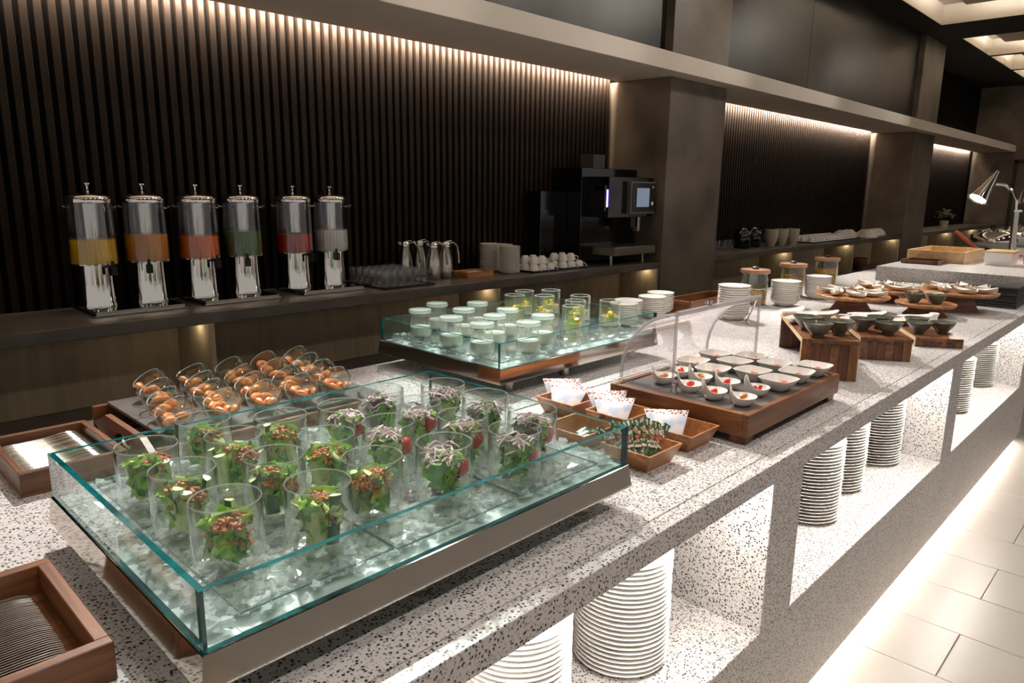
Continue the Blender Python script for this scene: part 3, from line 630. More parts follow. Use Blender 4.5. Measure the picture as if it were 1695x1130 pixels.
def packet_mat():
    t = PKT.node_tree; p = t.nodes['Principled BSDF']; L = t.links.new; p.inputs['Roughness'].default_value = .3
    tc = t.nodes.new('ShaderNodeTexCoord'); sep = t.nodes.new('ShaderNodeSeparateXYZ'); L(tc.outputs['Object'], sep.inputs[0])
    v = t.nodes.new('ShaderNodeTexVoronoi'); v.inputs['Scale'].default_value = 120; L(tc.outputs['Object'], v.inputs['Vector'])
    r = t.nodes.new('ShaderNodeValToRGB'); e = r.color_ramp.elements; e[0].position = .30; e[0].color = (*lin((150, 60, 50)), 1); e[1].position = .46; e[1].color = (*lin((240, 232, 228)), 1)
    L(v.outputs['Distance'], r.inputs[0])
    g = t.nodes.new('ShaderNodeMath'); g.operation = 'GREATER_THAN'; g.inputs[1].default_value = .088; L(sep.outputs['Z'], g.inputs[0])
    n = t.nodes.new('ShaderNodeTexNoise'); n.inputs['Scale'].default_value = 26; L(tc.outputs['Object'], n.inputs['Vector'])
    r2 = t.nodes.new('ShaderNodeValToRGB'); q = r2.color_ramp.elements; q[0].position = .42; q[0].color = (*lin((202, 214, 236)), 1); q[1].position = .56; q[1].color = (*lin((240, 238, 238)), 1); L(n.outputs['Fac'], r2.inputs[0])
    m = t.nodes.new('ShaderNodeMix'); m.data_type = 'RGBA'; L(g.outputs[0], m.inputs['Factor']); L(r2.outputs[0], m.inputs['A']); L(r.outputs[0], m.inputs['B']); L(m.outputs['Result'], p.inputs['Base Color'])
packet_mat()
def packet(wt, wb, h, th):
    mb = MB(); rows = []; n = 8
    for i in range(n+1):
        u = i/n; wv = wb+(wt-wb)*u; bulge = th*math.sin(u*math.pi)**.7+.0006; row = []
        for k in range(9): s = k/8*2-1; row.append((s*wv/2, -bulge*(1-s*s)-.0006, u*h))
        for k in range(8, -1, -1): s = k/8*2-1; row.append((s*wv/2, bulge*(1-s*s)+.0006, u*h))
        rows.append(row)
    mb.grid(rows, close=True)
    return mb.mesh('packet', PKT, fix=False, sharp=60)
PK = packet(.130, .070, .108, .008)
def put_pk(x, y, z, rx, rz, label): tag(obj('paper_packet', PK, None, (x, y, z), (R(rx), 0, R(rz))), label, 'packet', 'white printed packets')
put_pk(B2[0]-.045, B2[1]+.015, .910, -50, -52, 'white printed packet leaning in the basket nearest the stand front')
put_pk(B3[0]-.045, B3[1]-.005, .910, -52, -55, 'front white packet of the pair in the middle basket'); put_pk(B3[0]-.015, B3[1]+.025, .912, -46, -42, 'rear white packet of the pair in the middle basket')
put_pk(B4[0]-.04, B4[1]-.012, .910, -52, -62, 'front white packet of the pair in the last basket'); put_pk(B4[0]-.005, B4[1]+.02, .912, -46, -46, 'rear white packet of the pair in the last basket')
SACH = print_mat('green_sachet', [(0, (38, 58, 32)), (.42, (70, 94, 54)), (.56, (222, 214, 200)), (.60, (206, 104, 92)), (.66, (96, 118, 76))], 46); SACR = M('sachet_mark', (212, 92, 76), .4); SACW = M('sachet_white', (226, 218, 206), .35)
def sachet(seed):
    mb = MB(); n = 8; h, wd = .112, .021; rows = []
    for i in range(n+1):
        u = i/n; b = .0045*math.sin(u*math.pi)**.5+.0004; rows.append([(-wd/2, 0, u*h), (0, -b, u*h), (wd/2, 0, u*h), (0, b, u*h)])
    mb.grid(rows, close=True, smooth=True)
    z = h*.55; mb.lathe([(0, 0), (.0055, 0), (.0055, .0006), (0, .0006)], 12, 1, c=(0, 0, 0)); k = len(mb.v)-26
    mb.v[k:] = [(x, -.0043-zz, z+y) for x, y, zz in mb.v[k:]]
    mb.bx(-wd/2+.002, wd/2-.002, -.0047, -.0043, h*.30, h*.36, 2)
    return mb.mesh('sauce_sachet', [SACH, SACR, SACW], fix=False)
SAC = sachet(0)
for i in range(15):
    f = i/14; o = obj('sauce_sachet', SAC, None, (B1[0]-.034+.060*f, B1[1]+.020-.050*f+.016*(i % 2), .907+.002*(i % 3)), (R(-30-8*(i % 3)), R(-40+84*f+rnd.uniform(-5, 5)), R(-44+rnd.uniform(-22, 22))))
    tag(o, '%s green and red sauce sachet from the ice tray side' % ORD[i], 'sachet', 'sauce sachets in the basket')
for i in range(3):
    o = obj('sauce_sachet', SAC, None, (B5[0]-.02+.02*i, B5[1]+.01*i, .918), (R(80), 0, R(40+25*i))); tag(o, '%s sachet lying in the basket behind the ice tray pane' % ORD[i], 'sachet', 'sachets behind the pane')

# ------------------------------------------------------------------ domed stand with little dishes
DX0, DX1, DY0, DY1, DZ = 1.845, 2.53, .847, 1.325, .925
dt = thing('domed_stand', 'walnut display stand with clear roll-top cover and feet', 'display stand', ((DX0+DX1)/2, (DY0+DY1)/2, .9)); dcx, dcy = (DX0+DX1)/2, (DY0+DY1)/2; hx, hy = (DX1-DX0)/2, (DY1-DY0)/2
for a, m in (((-hx, hx, -hy, -hy+.02), WALN), ((-hx, hx, hy-.02, hy), WALN), ((-hx, -hx+.02, -hy+.02, hy-.02), WALNY), ((hx-.02, hx, -hy+.02, hy-.02), WALNY)):
    obj('side_board', MB().bx(*a, .025, .093).mesh('side_board', m, bevel=.002), dt)
obj('grey_plate', MB().bx(-hx+.0205, hx-.0205, -hy+.0205, hy-.0205, .07, .088).mesh('grey_plate', SLATE), dt)
for fx in (-hx+.035, hx-.035):
    for fy in (-hy+.035, hy-.035): obj('foot', MB().bx(fx-.025, fx+.025, fy-.025, fy+.025, 0, .025).mesh('foot', WALD, bevel=.002), dt)
prof = [(1.343, .0), (1.342, .04), (1.335, .08), (1.318, .12), (1.292, .158), (1.262, .188), (1.225, .212), (1.185, .228), (1.145, .238)]
xa, xb = 1.93-dcx, 2.50-dcx; zb = .094
mb = MB(); th = .003
out = [(y-dcy, zb+z) for y, z in prof]; cyc = (1.145-dcy, zb)
inn = [(y+(cyc[0]-y)*.02, z+(cyc[1]-z)*.02) for y, z in out]
mb.grid([[(xa, *p) for p in out], [(xb, *p) for p in out]]); mb.grid([[(xa, *p) for p in inn], [(xb, *p) for p in inn]])
cov = obj('clear_cover', mb.mesh('clear_cover', ACRY, fix=False), dt)
def endp(xx):
    m2 = MB()
    for q in (xx, xx+th): m2.add([(q, *cyc)]+[(q, *p) for p in out], [tuple(range(len(out)+1))])
    return m2.mesh('end_panel', ACRY, fix=False)
obj('end_panel', endp(xa), dt); obj('end_panel', endp(xb-th), dt)
EDG = M('acrylic_edge', (206, 198, 202), .12, spec=.6, alpha=.5)
for q in (xa, xb): obj('edge_bead', MB().tube([(q, *p) for p in out]+[(q, out[-1][0], zb+.15), (q, out[-1][0], zb+.005)], .0055, 8).mesh('edge_bead', EDG), dt)
obj('front_rail', MB().tube([(xa, *out[-1]), (xb, *out[-1])], .0095, 10).mesh('front_rail', EDG), dt)
obj('base_rail', MB().bx(xa-.045, xa-.025, -hy+.19, hy-.0, zb, zb+.006).mesh('base_rail', ACRY), dt)
for q in (xa, xb): obj('hinge', MB().lathe([(0, 0), (.009, 0), (.009, .022), (0, .022)], 14).mesh('hinge', CHROME), dt, (q-.012, out[-1][0]-.012, zb))
kn = obj('knob', MB().lathe([(0, 0), (.006, 0), (.006, .010), (.014, .014), (.014, .024), (0, .026)], 16).mesh('knob', CHROME), dt, (2.13-dcx, 1.147-dcy, zb+.2375))
def sqdish():
    mb = MB(); n = 28; rows = []
    def ring(s, z, e=4.0): return [(s*math.copysign(abs(math.cos(2*math.pi*i/n))**(2/e), math.cos(2*math.pi*i/n)), s*math.copysign(abs(math.sin(2*math.pi*i/n))**(2/e), math.sin(2*math.pi*i/n)), z) for i in range(n)]
    rows = [ring(.003, 0), ring(.026, 0), ring(.030, .003), ring(.042, .020), ring(.053, .036), ring(.054, .038), ring(.051, .038), ring(.040, .021), ring(.028, .008), ring(.003, .007)]
    mb.grid(rows, close=True); return mb.mesh('square_dish', PORC)
SQD = sqdish()
SALM = M('salmon_garnish', (232, 128, 92), .35, var=(60, .25), sub=.15); SAUCE = M('cream_sauce', (236, 214, 200), .35)
def garnish(seed, mat):
    rr = random.Random(seed); mb = MB()
    for _ in range(9): strip(mb, rr, (rr.uniform(-.012, .012), rr.uniform(-.010, .010), rr.uniform(0, .006)), .024, .0028, .004)
    return mb.mesh('salmon_garnish', mat, fix=False)
GAR = [garnish(i, SALM) for i in range(3)]
SAU = MB().lathe([(0, 0), (.026, 0), (.031, .004), (0, .005)], 20).mesh('sauce_layer', SAUCE)
SQ = [(2.380, 1.242), (2.440, 1.130), (2.217, 1.242), (2.318, 1.133), (2.395, 1.022), (2.165, 1.134), (2.235, 1.027), (2.462, .911), (2.330, .918), (2.190, .917)]
SQN = ['third row, right of the pair at the back', 'second row from the back, right end', 'back row, left of the pair', 'second row from the back, middle', 'second row from the front, right of the pair', 'second row from the back, left end', 'second row from the front, left of the pair', 'front row, right end by the stand corner', 'front row, middle', 'front row, left end beside the spoon dishes']
SQN[0] = 'back row, right of the pair'
DTOP = .9885
for i, (x, y) in enumerate(SQ):
    t = thing('square_dish', 'white square dish with salmon garnish, '+SQN[i], 'dish', (x, y, DTOP), .12*((i % 3)-1), 'square dishes on the domed stand')
    obj('dish', SQD, t); obj('sauce_layer', SAU, t, (0, 0, .0085)); obj('salmon_garnish', GAR[i % 3], t, (.006, -.006, .016), (0, 0, i*1.3), .95)
def spoondish():      # boat shaped dish drawn up into one tall point
    mb = MB(); n = 24; rows = []
    def ring(r, z, lift, sh):
        o = []
        for i in range(n):
            a = 2*math.pi*i/n; tip = max(0, math.cos(a-R(135)))**4
            rx = r*(1+.05*math.cos(2*a)); o.append((rx*math.cos(a)*(1+sh*tip), rx*math.sin(a)*(1+sh*tip), z+lift*tip))
        return o
    rows = [ring(.002, 0, 0, 0), ring(.020, 0, 0, 0), ring(.025, .003, 0, 0), ring(.037, .015, .004, 0), ring(.043, .028, .040, -.12), ring(.0415, .0285, .040, -.12), ring(.034, .017, .014, -.04), ring(.022, .007, 0, 0), ring(.002, .006, 0, 0)]
    mb.grid(rows, close=True); return mb.mesh('pointed_dish', PORC)
SPD = spoondish()
SPN = [(1.987, 1.216), (2.098, 1.218), (1.955, 1.103), (2.064, 1.127), (1.941, 1.010), (2.071, 1.034), (1.943, .918), (2.072, .936)]
SPL = ['at the back under the cover, by the end panel', 'at the back under the cover, by the square dishes', 'second from the back, by the end panel', 'second from the back, by the square dishes', 'second from the front, by the stand edge', 'second from the front, by the square dishes', 'at the front corner of the stand', 'at the front, by the square dishes']
for i, (x, y) in enumerate(SPN):
    t = thing('pointed_dish', 'white pointed dish with tomato bite '+SPL[i], 'dish', (x, y, DTOP), R(rnd.uniform(-12, 12)), 'pointed dishes on the domed stand')
    obj('dish', SPD, t)
    b = MB(); rr = random.Random(i)
    for _ in range(6): put_ball(b, (rr.uniform(-.009, .009), rr.uniform(-.009, .009), rr.uniform(0, .010)), rr.uniform(.006, .010), 0, (1, 1, .8), rr)
    obj('tomato_bite', b.mesh('tomato_bite', TOMA if i % 3 else MEAT, fix=False, sharp=180), t, (.002, -.002, .017)); obj('herb_sprig', SPRIG, t, (.008, -.006, .028), (0, 0, i), .7)
# ------------------------------------------------------------------ stacks of plates in the lit niches
PL = MB().lathe([(0, .002), (.07, .002), (.072, 0), (.078, 0), (.080, .003), (.105, .010), (.124, .0165), (.125, .018), (.1235, .0188), (.104, .0125), (.080, .006), (0, .005)], 40).mesh('dinner_plate', PORC, sharp=60)
STK = [(1.03, .965, 24, 'under the ice tray'), (1.437, .965, 24, 'largest in view'), (2.645, .965, 24, 'first in the middle niche'), (3.02, 1.0, 22, 'half hidden mid niche'),
       (3.456, .985, 23, 'last in the middle niche'), (4.633, .955, 24, 'first in the far niche'), (5.407, .98, 22, 'last in the far niche')]
for x, y, n, w_ in STK:
    for i in range(n):
        o = obj('dinner_plate', PL, None, (x+rnd.uniform(-.0012, .0012), y+rnd.uniform(-.0012, .0012), NZ+.0002+i*.0128), (0, 0, rnd.uniform(0, 6)))
        tag(o, 'white plate, %s from the bottom, stack %s' % (ORD[i], w_), 'plate', 'plates stacked in the lit niches')

# ------------------------------------------------------------------ juice dispensers on the back counter
SZ = .905
def juice(name, rgb): return M(name, rgb, .25, spec=.4)
TANK = thin_glass('tank_acrylic', (.90, .90, .915), 1.5, .02, 1.4)
COL = MB().lathe([(0, .028), (.098, .028), (.098, .036), (.094, .05), (.088, .16), (.086, .27), (0, .27)], 28).mesh('column', CHROME)
TNK = MB().lathe([(.118, .262), (.122, .264), (.112, .60), (.109, .60), (.118, .266), (.118, .262)], 32).mesh('tank', TANK)
TKB = MB().lathe([(0, .262), (.119, .262), (.119, .268), (0, .268)], 32).mesh('tank_floor', CHROME)
CORE = MB().lathe([(0, .40), (.045, .40), (.05, .598), (0, .598)], 20).mesh('ice_core', CHROME)
LIDM = MB().lathe([(.113, .598), (.114, .602), (.113, .63), (.108, .636), (.09, .646), (.03, .655), (0, .656), (0, .60), (.108, .598)], 32).mesh('lid', CHROME)
KNOB = MB().lathe([(0, .655), (.010, .655), (.006, .668), (.006, .688), (.018, .702), (.018, .706), (0, .707)], 16).mesh('knob', CHROME)
TAP = MB().bx(-.011, .011, -.150, -.085, .245, .262).bx(-.018, .018, -.158, -.128, .205, .255).bx(-.007, .007, -.150, -.136, .255, .285).mesh('tap', BLACKP, bevel=.003)
EAR = MB().tube([(.108, 0, .57), (.135, 0, .572), (.148, 0, .580)], .006, 6).mesh('lug', CHROME)
DSP = [(1.42, 'yellow and amber', [('yellow', (250, 196, 24), .4), ('amber', (214, 132, 28), .42)]), (2.01, 'orange and green', [('orange', (246, 116, 28), .40), ('green', (72, 110, 36), .42)]), (2.66, 'red and white', [('red', (190, 42, 22), .39), ('white', (236, 230, 218), .41)])]
for x, nm, js in DSP:
    t = thing('juice_dispenser', 'chrome double dispenser holding %s drinks on the back counter' % nm, 'drink dispenser', (x, 4.48, SZ), 0, 'double juice dispensers')
    obj('base', MB().bx(-.245, .245, -.27, .13, 0, .012).bx(-.235, .235, -.26, .12, .012, .028).mesh('base', CHROME, bevel=.004), t)
    for s_, (cn, rgb, lv) in zip((-1, 1), js):
        o = (s_*.142, 0, 0)
        obj('column', COL, t, o); tk = obj('tank', TNK, t, o); obj('tank_floor', TKB, tk); obj('ice_core', CORE, tk)
        l = obj('lid', LIDM, t, o); obj('knob', KNOB, l); obj('tap', TAP, t, o, (0, 0, R(-18 if s_ > 0 else 20))); obj('lug', EAR, t, o, (0, 0, R(-46))); obj('lug', EAR, t, o, (0, 0, R(134)))
        j = obj('juice', MB().lathe([(0, .269), (.1175, .269), (.1160, .269+(lv-.27)*.5), (.1145, lv), (0, lv)], 30).mesh('juice', juice(cn+'_juice', rgb)), t, o); j['label'] = cn+' juice'

# ------------------------------------------------------------------ glasses, carafes, saucers and cups on the back counter
def round_tray(label, x0, x1, y0, y1, z): 
    t = obj('serving_tray', MB().bx(x0-(x0+x1)/2, (x1-x0)/2, -(y1-y0)/2, (y1-y0)/2, 0, .006).bx(-(x1-x0)/2, (x1-x0)/2, -(y1-y0)/2, -(y1-y0)/2+.012, .006, .018).bx(-(x1-x0)/2, (x1-x0)/2, (y1-y0)/2-.012, (y1-y0)/2, .006, .018).bx(-(x1-x0)/2, -(x1-x0)/2+.012, -(y1-y0)/2+.012, (y1-y0)/2-.012, .006, .018).bx((x1-x0)/2-.012, (x1-x0)/2, -(y1-y0)/2+.012, (y1-y0)/2-.012, .006, .018).mesh('serving_tray', BLKTRAY, bevel=.002), None, ((x0+x1)/2, (y0+y1)/2, z))
    return tag(t, label, 'tray')
DGL = MB().lathe([(0, 0), (.026, 0), (.029, .004), (.034, .11), (.0345, .115), (.033, .115), (.0275, .018), (.024, .014), (0, .013)], 20).mesh('drinking_glass', DRINK)
round_tray('black tray of clear drinking glasses beside the white juice', 2.97, 3.43, 4.09, 4.60, SZ)
for r_ in range(6):
    for c_ in range(6):
        o = obj('drinking_glass', DGL, None, (3.02+c_*.072, 4.145+r_*.078, SZ+.0065))
        tag(o, 'clear drinking glass, %s row back, %s from the juice dispensers' % (ORD[r_], ORD[c_]), 'glass', 'drinking glasses on the black tray')
CBOD = MB().lathe([(0, 0), (.056, 0), (.06, .006), (.061, .06), (.055, .14), (.042, .205), (.034, .235), (.032, .245), (0, .246)], 24).mesh('carafe_body', STEEL)
CTOP = MB().lathe([(0, .245), (.034, .245), (.036, .262), (.030, .285), (.018, .296), (0, .298)], 20).mesh('carafe_lid', CHROME)
CHAN = MB().tube([(.028, 0, .275), (.065, 0, .285), (.095, 0, .255), (.108, 0, .19), (.112, 0, .12)], .008, 8).mesh('handle', STEEL)
CSP = MB().hull([(-.030, -.014, .262), (-.030, .014, .262), (-.05, .006, .272), (-.05, -.006, .272)], [(-.030, -.014, .285), (-.030, .014, .285), (-.058, .006, .289), (-.058, -.006, .289)]).tube([(.0, 0, .292), (.05, 0, .296)], .006, 6).mesh('spout', CHROME)
for (x, y), lb in zip(((3.62, 4.335), (3.755, 4.345), (3.52, 4.56), (3.68, 4.58)), ('nearest the glasses tray', 'nearest the small wooden tray', 'behind the glasses', 'hidden behind the other three')):
    t = thing('thermal_carafe', 'brushed steel coffee carafe '+lb, 'carafe', (x, y, SZ), R(-30+rnd.uniform(-12, 12)), 'steel carafes')
    obj('body', CBOD, t); obj('lid', CTOP, t); obj('handle', CHAN, t); obj('spout', CSP, t)
open_box('napkin_tray', 'small walnut tray of sugar sachets in front of saucer stacks', 'tray', 3.86, 4.15, 4.20, 4.40, SZ, .05, .012, ACAC, ACAC, ACAC)
for i in range(7):
    o = obj('sugar_sachet', MB().bx(-.03, .03, -.012, .012, 0, .006).mesh('sugar_sachet', SACW, bevel=.002), None, (3.92+.027*i, 4.30+rnd.uniform(-.02, .02), SZ+.036), (0, 0, R(80+rnd.uniform(-10, 10))))
    tag(o, '%s pale sugar sachet in the small walnut tray' % ORD[i], 'sachet', 'sugar sachets')
SAUC = MB().lathe([(0, .002), (.05, .002), (.052, 0), (.058, .0), (.06, .003), (.088, .013), (.0925, .016), (.091, .0168), (.058, .006), (0, .005)], 30).mesh('saucer', PORC, sharp=60)
for (x, y, n), lb in zip(((4.42, 4.28, 23), (4.40, 4.50, 24), (4.62, 4.56, 22)), ('tall stack nearest the shelf edge', 'middle tall stack', 'tall stack nearest the slats')):
    for i in range(n):
        o = obj('saucer', SAUC, None, (x+rnd.uniform(-.001, .001), y+rnd.uniform(-.001, .001), SZ+.0002+i*.0098)); tag(o, 'white saucer, %s from the bottom, %s' % (ORD[i], lb), 'saucer', 'saucers on the back counter')
CUPB = MB().lathe([(0, 0), (.022, 0), (.025, .003), (.036, .02), (.041, .045), (.042, .06), (.0395, .06), (.038, .045), (.033, .022), (.022, .007), (0, .006)], 24).mesh('cup_body', PORC)
CUPH = MB().tube([(.040, 0, .052), (.058, 0, .055), (.068, 0, .043), (.060, 0, .026), (.036, 0, .020)], .0045, 6).mesh('handle', PORC)
def cups(x0, y0, nx, ny, dx, dy, zb, lab, grp, layers=1, s=1.0):
    for L_ in range(layers):
        for r_ in range(ny-L_):
            for c_ in range(nx-L_):
                t = thing('coffee_cup', 'upturned white cup, %s, layer %s, row %s, %s along' % (lab, ('bottom', 'top')[L_], ORD[r_], ORD[c_]), 'cup', (x0+(c_+L_*.5)*dx, y0+(r_+L_*.5)*dy, zb+(.0605+L_*.0615)*s), R(-60+rnd.uniform(-6, 6)), grp)
                t.rotation_euler.x = math.pi; t.scale = (s, s, s); obj('cup_body', CUPB, t); obj('handle', CUPH, t)
round_tray('black tray of upturned cups next to saucer stacks', 4.56, 4.90, 4.12, 4.44, SZ); cups(4.62, 4.175, 3, 3, .105, .105, SZ+.007, 'tray by the saucers', 'coffee cups by the saucers', 2, 1.05)
round_tray('black tray of upturned cups next to the coffee machine', 4.955, 5.33, 4.13, 4.45, SZ); cups(5.02, 4.185, 3, 3, .115, .105, SZ+.007, 'tray by the coffee machine', 'coffee cups by the machine', 2, 1.05)

# ------------------------------------------------------------------ coffee machine
GLB = M('gloss_black', (8, 8, 9), .12, spec=.6); GREY = M('machine_grey', (120, 116, 108), .35, .6); SCR = emit('lcd_screen', (.30, .36, .45), .3); BLUE = emit('blue_led', (.16, .10, 1), 9)
cm = thing('coffee_machine', 'tall black coffee machine with lit screen beside the pillar', 'coffee machine', (5.83, 4.35, SZ))
def cp(n, a, m, bv=.003, par=None): return obj(n, MB().bx(a[0]-5.83, a[1]-5.83, a[2]-4.35, a[3]-4.35, a[4]-SZ, a[5]-SZ).mesh(n, m, bevel=bv), par or cm)
cp('body', (5.40, 6.30, 4.30, 4.66, .945, 1.82), GLB); cp('side_cooler', (5.02, 5.395, 4.47, 4.66, .945, 1.60), GLB)
cp('head', (5.55, 6.29, 4.09, 4.30, 1.36, 1.74), GLB); 
sp = cp('screen_panel', (5.83, 6.235, 4.035, 4.088, 1.395, 1.70), GREY); cp('screen_bezel', (5.85, 6.225, 4.030, 4.034, 1.41, 1.688), GLB, .0, sp); cp('screen', (5.92, 6.13, 4.026, 4.0295, 1.46, 1.64), SCR, 0, sp)
cp('button', (6.165, 6.20, 4.022, 4.0295, 1.475, 1.51), PORC, .004, sp); cp('button', (6.18, 6.20, 4.024, 4.0295, 1.64, 1.66), PORC, .002, sp)
cp('blue_light', (5.535, 5.549, 4.10, 4.112, 1.46, 1.62), BLUE, 0); cp('light_fin', (5.50, 5.53, 4.10, 4.30, 1.42, 1.66), GLB)
cp('spout', (5.94, 6.02, 4.10, 4.18, 1.26, 1.36), BLACKP); cp('spout', (6.06, 6.10, 4.10, 4.16, 1.22, 1.36), STEEL)
cp('drip_tray', (5.60, 6.29, 4.03, 4.30, 1.0, 1.075), GREY); cp('drip_grid', (5.62, 6.27, 4.04, 4.29, 1.0755, 1.082), STEEL, .001)
cp('top_hopper', (5.62, 5.80, 4.34, 4.5, 1.82, 1.95), M('smoked_plastic', (52, 50, 47), .3))
for fx in (5.08, 5.33, 5.48, 5.66, 6.2):
    for fy in (4.12 if fx > 5.6 else 4.36 if fx > 5.4 else 4.5, 4.6): obj('machine_foot', MB().lathe([(0, 0), (.016, 0), (.016, .04 if fx < 5.6 or fy > 4.3 else .095), (0, .04 if fx < 5.6 or fy > 4.3 else .095)], 12).mesh('machine_foot', STEEL), cm, (fx-5.83, fy-4.35, 0))

# ------------------------------------------------------------------ second bay of the back counter
DRK = MB().lathe([(0, 0), (.036, 0), (.04, .01), (.043, .125), (.041, .125), (.037, .015), (0, .014)], 18).mesh('tumbler', DRINK)
for i, (x, y) in enumerate(((8.13, 4.38), (8.25, 4.35), (8.37, 4.33), (8.49, 4.33))): tag(obj('water_tumbler', DRK, None, (x, y, SZ+.0005)), '%s clear tumbler from the pillar, beside the black pots' % ORD[i], 'glass', 'tumblers by the pillar')
POT = MB().lathe([(0, 0), (.10, 0), (.115, .02), (.118, .13), (.10, .20), (.07, .225), (.07, .24), (.05, .255), (.015, .262), (.015, .28), (0, .282)], 24).mesh('pot_body', GLB)
POTH = MB().tube([(.10, 0, .21), (.155, 0, .25), (.175, 0, .20), (.165, 0, .11), (.115, 0, .06)], .011, 8).tube([(-.10, 0, .12), (-.15, 0, .17), (-.165, 0, .225)], [.02, .014, .010], 8).mesh('pot_handle', GLB)
for i, (x, y) in enumerate(((8.80, 4.34), (9.14, 4.36))):
    t = thing('black_pot', ('black ceramic pot beside the clear tumblers', 'black ceramic pot beside the cream crocks')[i], 'pot', (x, y, SZ+.0005), R(-35), 'black pots'); obj('body', POT, t); obj('handle', POTH, t)
BKT = MB().lathe([(0, 0), (.05, 0), (.052, .02), (.07, .04), (.085, .12), (.09, .22), (.086, .22), (.08, .12), (.06, .05), (0, .045)], 28).mesh('cream_crock', CREAM)
for i, (x, y) in enumerate(((9.58, 4.30), (9.86, 4.28), (10.14, 4.24))): tag(obj('cream_crock', BKT, None, (x, y, SZ+.0005)), 'cream stoneware crock on the back counter, %s from the black pots' % ORD[i], 'crock', 'cream crocks')
round_tray('long black tray of upturned cups beyond the cream crocks', 10.55, 12.45, 4.08, 4.62, SZ); cups(10.65, 4.17, 13, 4, .14, .125, SZ+.007, 'long tray past the crocks', 'coffee cups past the crocks', 1, 1.2)
BWL = MB().lathe([(0, .118), (.06, .118), (.065, .11), (.12, .07), (.145, .03), (.15, 0), (.144, 0), (.135, .03), (.11, .066), (.06, .105), (0, .106)], 26).mesh('white_bowl', PORC)
for i, (x, y, z) in enumerate(((12.62, 4.45, 0), (12.95, 4.45, 0), (12.98, 4.14, 0), (13.3, 4.3, 0), (13.62, 4.3, 0), (13.94, 4.3, 0))):
    tag(obj('white_bowl', BWL, None, (x, y, SZ+.0005+(z if z else 0)*0)), 'overturned white bowl beyond the cup tray, %s towards the pillar' % ORD[i], 'bowl', 'overturned bowls')
BRB = wood('brown_bowl_wood', (70, 36, 20), (128, 70, 36), 12, 0)
tag(obj('wooden_bowl', MB().lathe([(0, 0), (.07, 0), (.11, .05), (.16, .13), (.165, .20), (.155, .20), (.15, .13), (.10, .06), (0, .03)], 24).mesh('wooden_bowl', BRB), None, (12.87, 4.22, .361)), 'brown wooden bowl inside the lit niche', 'bowl')
# third bay
pt = thing('potted_plant', 'small grey potted plant on the far back counter', 'plant', (18.4, 4.3, SZ+.0005)); obj('pot', MB().lathe([(0, 0), (.07, 0), (.09, .16), (.08, .16), (0, .12)], 18).mesh('pot', CREAM), pt)
pm = MB(); rr = random.Random(5)
for _ in range(60):
    a, b = rr.uniform(0, 6.28), rr.uniform(-.3, 1.3); q = rr.uniform(.05, .19); put_ball(pm, (q*math.cos(a)*math.cos(b), q*math.sin(a)*math.cos(b), .26+q*math.sin(b)), rr.uniform(.02, .04), 0, (1.4, .5, .4), rr)
o = obj('leaves', pm.mesh('leaves', M('grey_leaf', (120, 116, 96), .6), fix=False), pt); o['kind'] = 'stuff'
# ------------------------------------------------------------------ bowls, jars and boards along the far part of the counter
CZ0 = .9003
SBW = MB().lathe([(0, 0), (.042, 0), (.046, .004), (.07, .018), (.084, .034), (.086, .036), (.083, .037), (.066, .022), (.04, .009), (0, .008)], 28).mesh('soup_bowl', PORC)
def bowl_stack(x, y, n, s, lb, dz=.0125):
    for i in range(n):
        tag(obj('soup_bowl', SBW, None, (x+rnd.uniform(-.0008, .0008), y+rnd.uniform(-.0008, .0008), CZ0+i*dz*s), (0, 0, rnd.uniform(0, 6)), (s, s, s)), 'white bowl, %s from the bottom of the stack %s' % (ORD[i], lb), 'bowl', 'white bowls stacked on the buffet')
bowl_stack(3.77, 1.88, 13, 1.05, 'just behind the domed stand'); bowl_stack(4.50, 1.895, 10, 1.08, 'between the first two jars'); bowl_stack(4.97, 1.87, 11, .98, 'in front of the middle jar')
bowl_stack(3.46, 2.22, 9, .92, 'nearest the ice tray, behind it'); bowl_stack(3.635, 2.275, 9, .92, 'second behind the ice tray'); bowl_stack(3.30, 2.27, 8, .92, 'hidden behind the fruit glasses'); bowl_stack(3.14, 2.19, 9, .9, 'first behind the fruit glasses')
LDL = MB().tube([(0, 0, 0), (.02, -.012, .06), (.05, -.03, .13)], .005, 6).lathe([(0, 0), (.02, .004), (.026, .014), (.024, .014), (.018, .006), (0, .003)], 14, c=(0, 0, -.01)).mesh('ladle', CHROME)
tag(obj('serving_tongs', LDL, None, (3.70, 1.76, CZ0+.012), (R(-8), R(-40), R(120))), 'chrome serving spoon leaning on the bowl stack', 'spoon')
open_box('wooden_box', 'low walnut box on the counter behind the domed cover', 'box', 3.72, 4.28, 2.12, 2.31, CZ0, .075, .014, WALN, WALNY, WALN)
CJG = MB().lathe([(0, 0), (.078, 0), (.082, .006), (.083, .17), (.078, .185), (.078, .20), (.075, .20), (.075, .186), (.079, .17), (.078, .012), (0, .011)], 28).mesh('jar', JARG)
CJL = MB().lathe([(0, .2005), (.07, .2005), (.07, .203), (.092, .203), (.093, .222), (.09, .226), (0, .228)], 28).mesh('lid', LIDW)
CJK = MB().lathe([(0, .228), (.02, .228), (.022, .238), (.014, .244), (0, .245)], 14).mesh('knob', DSLATE)
GRA = M('granola', (206, 152, 62), .6, var=(60, .45), bump=(80, .6))
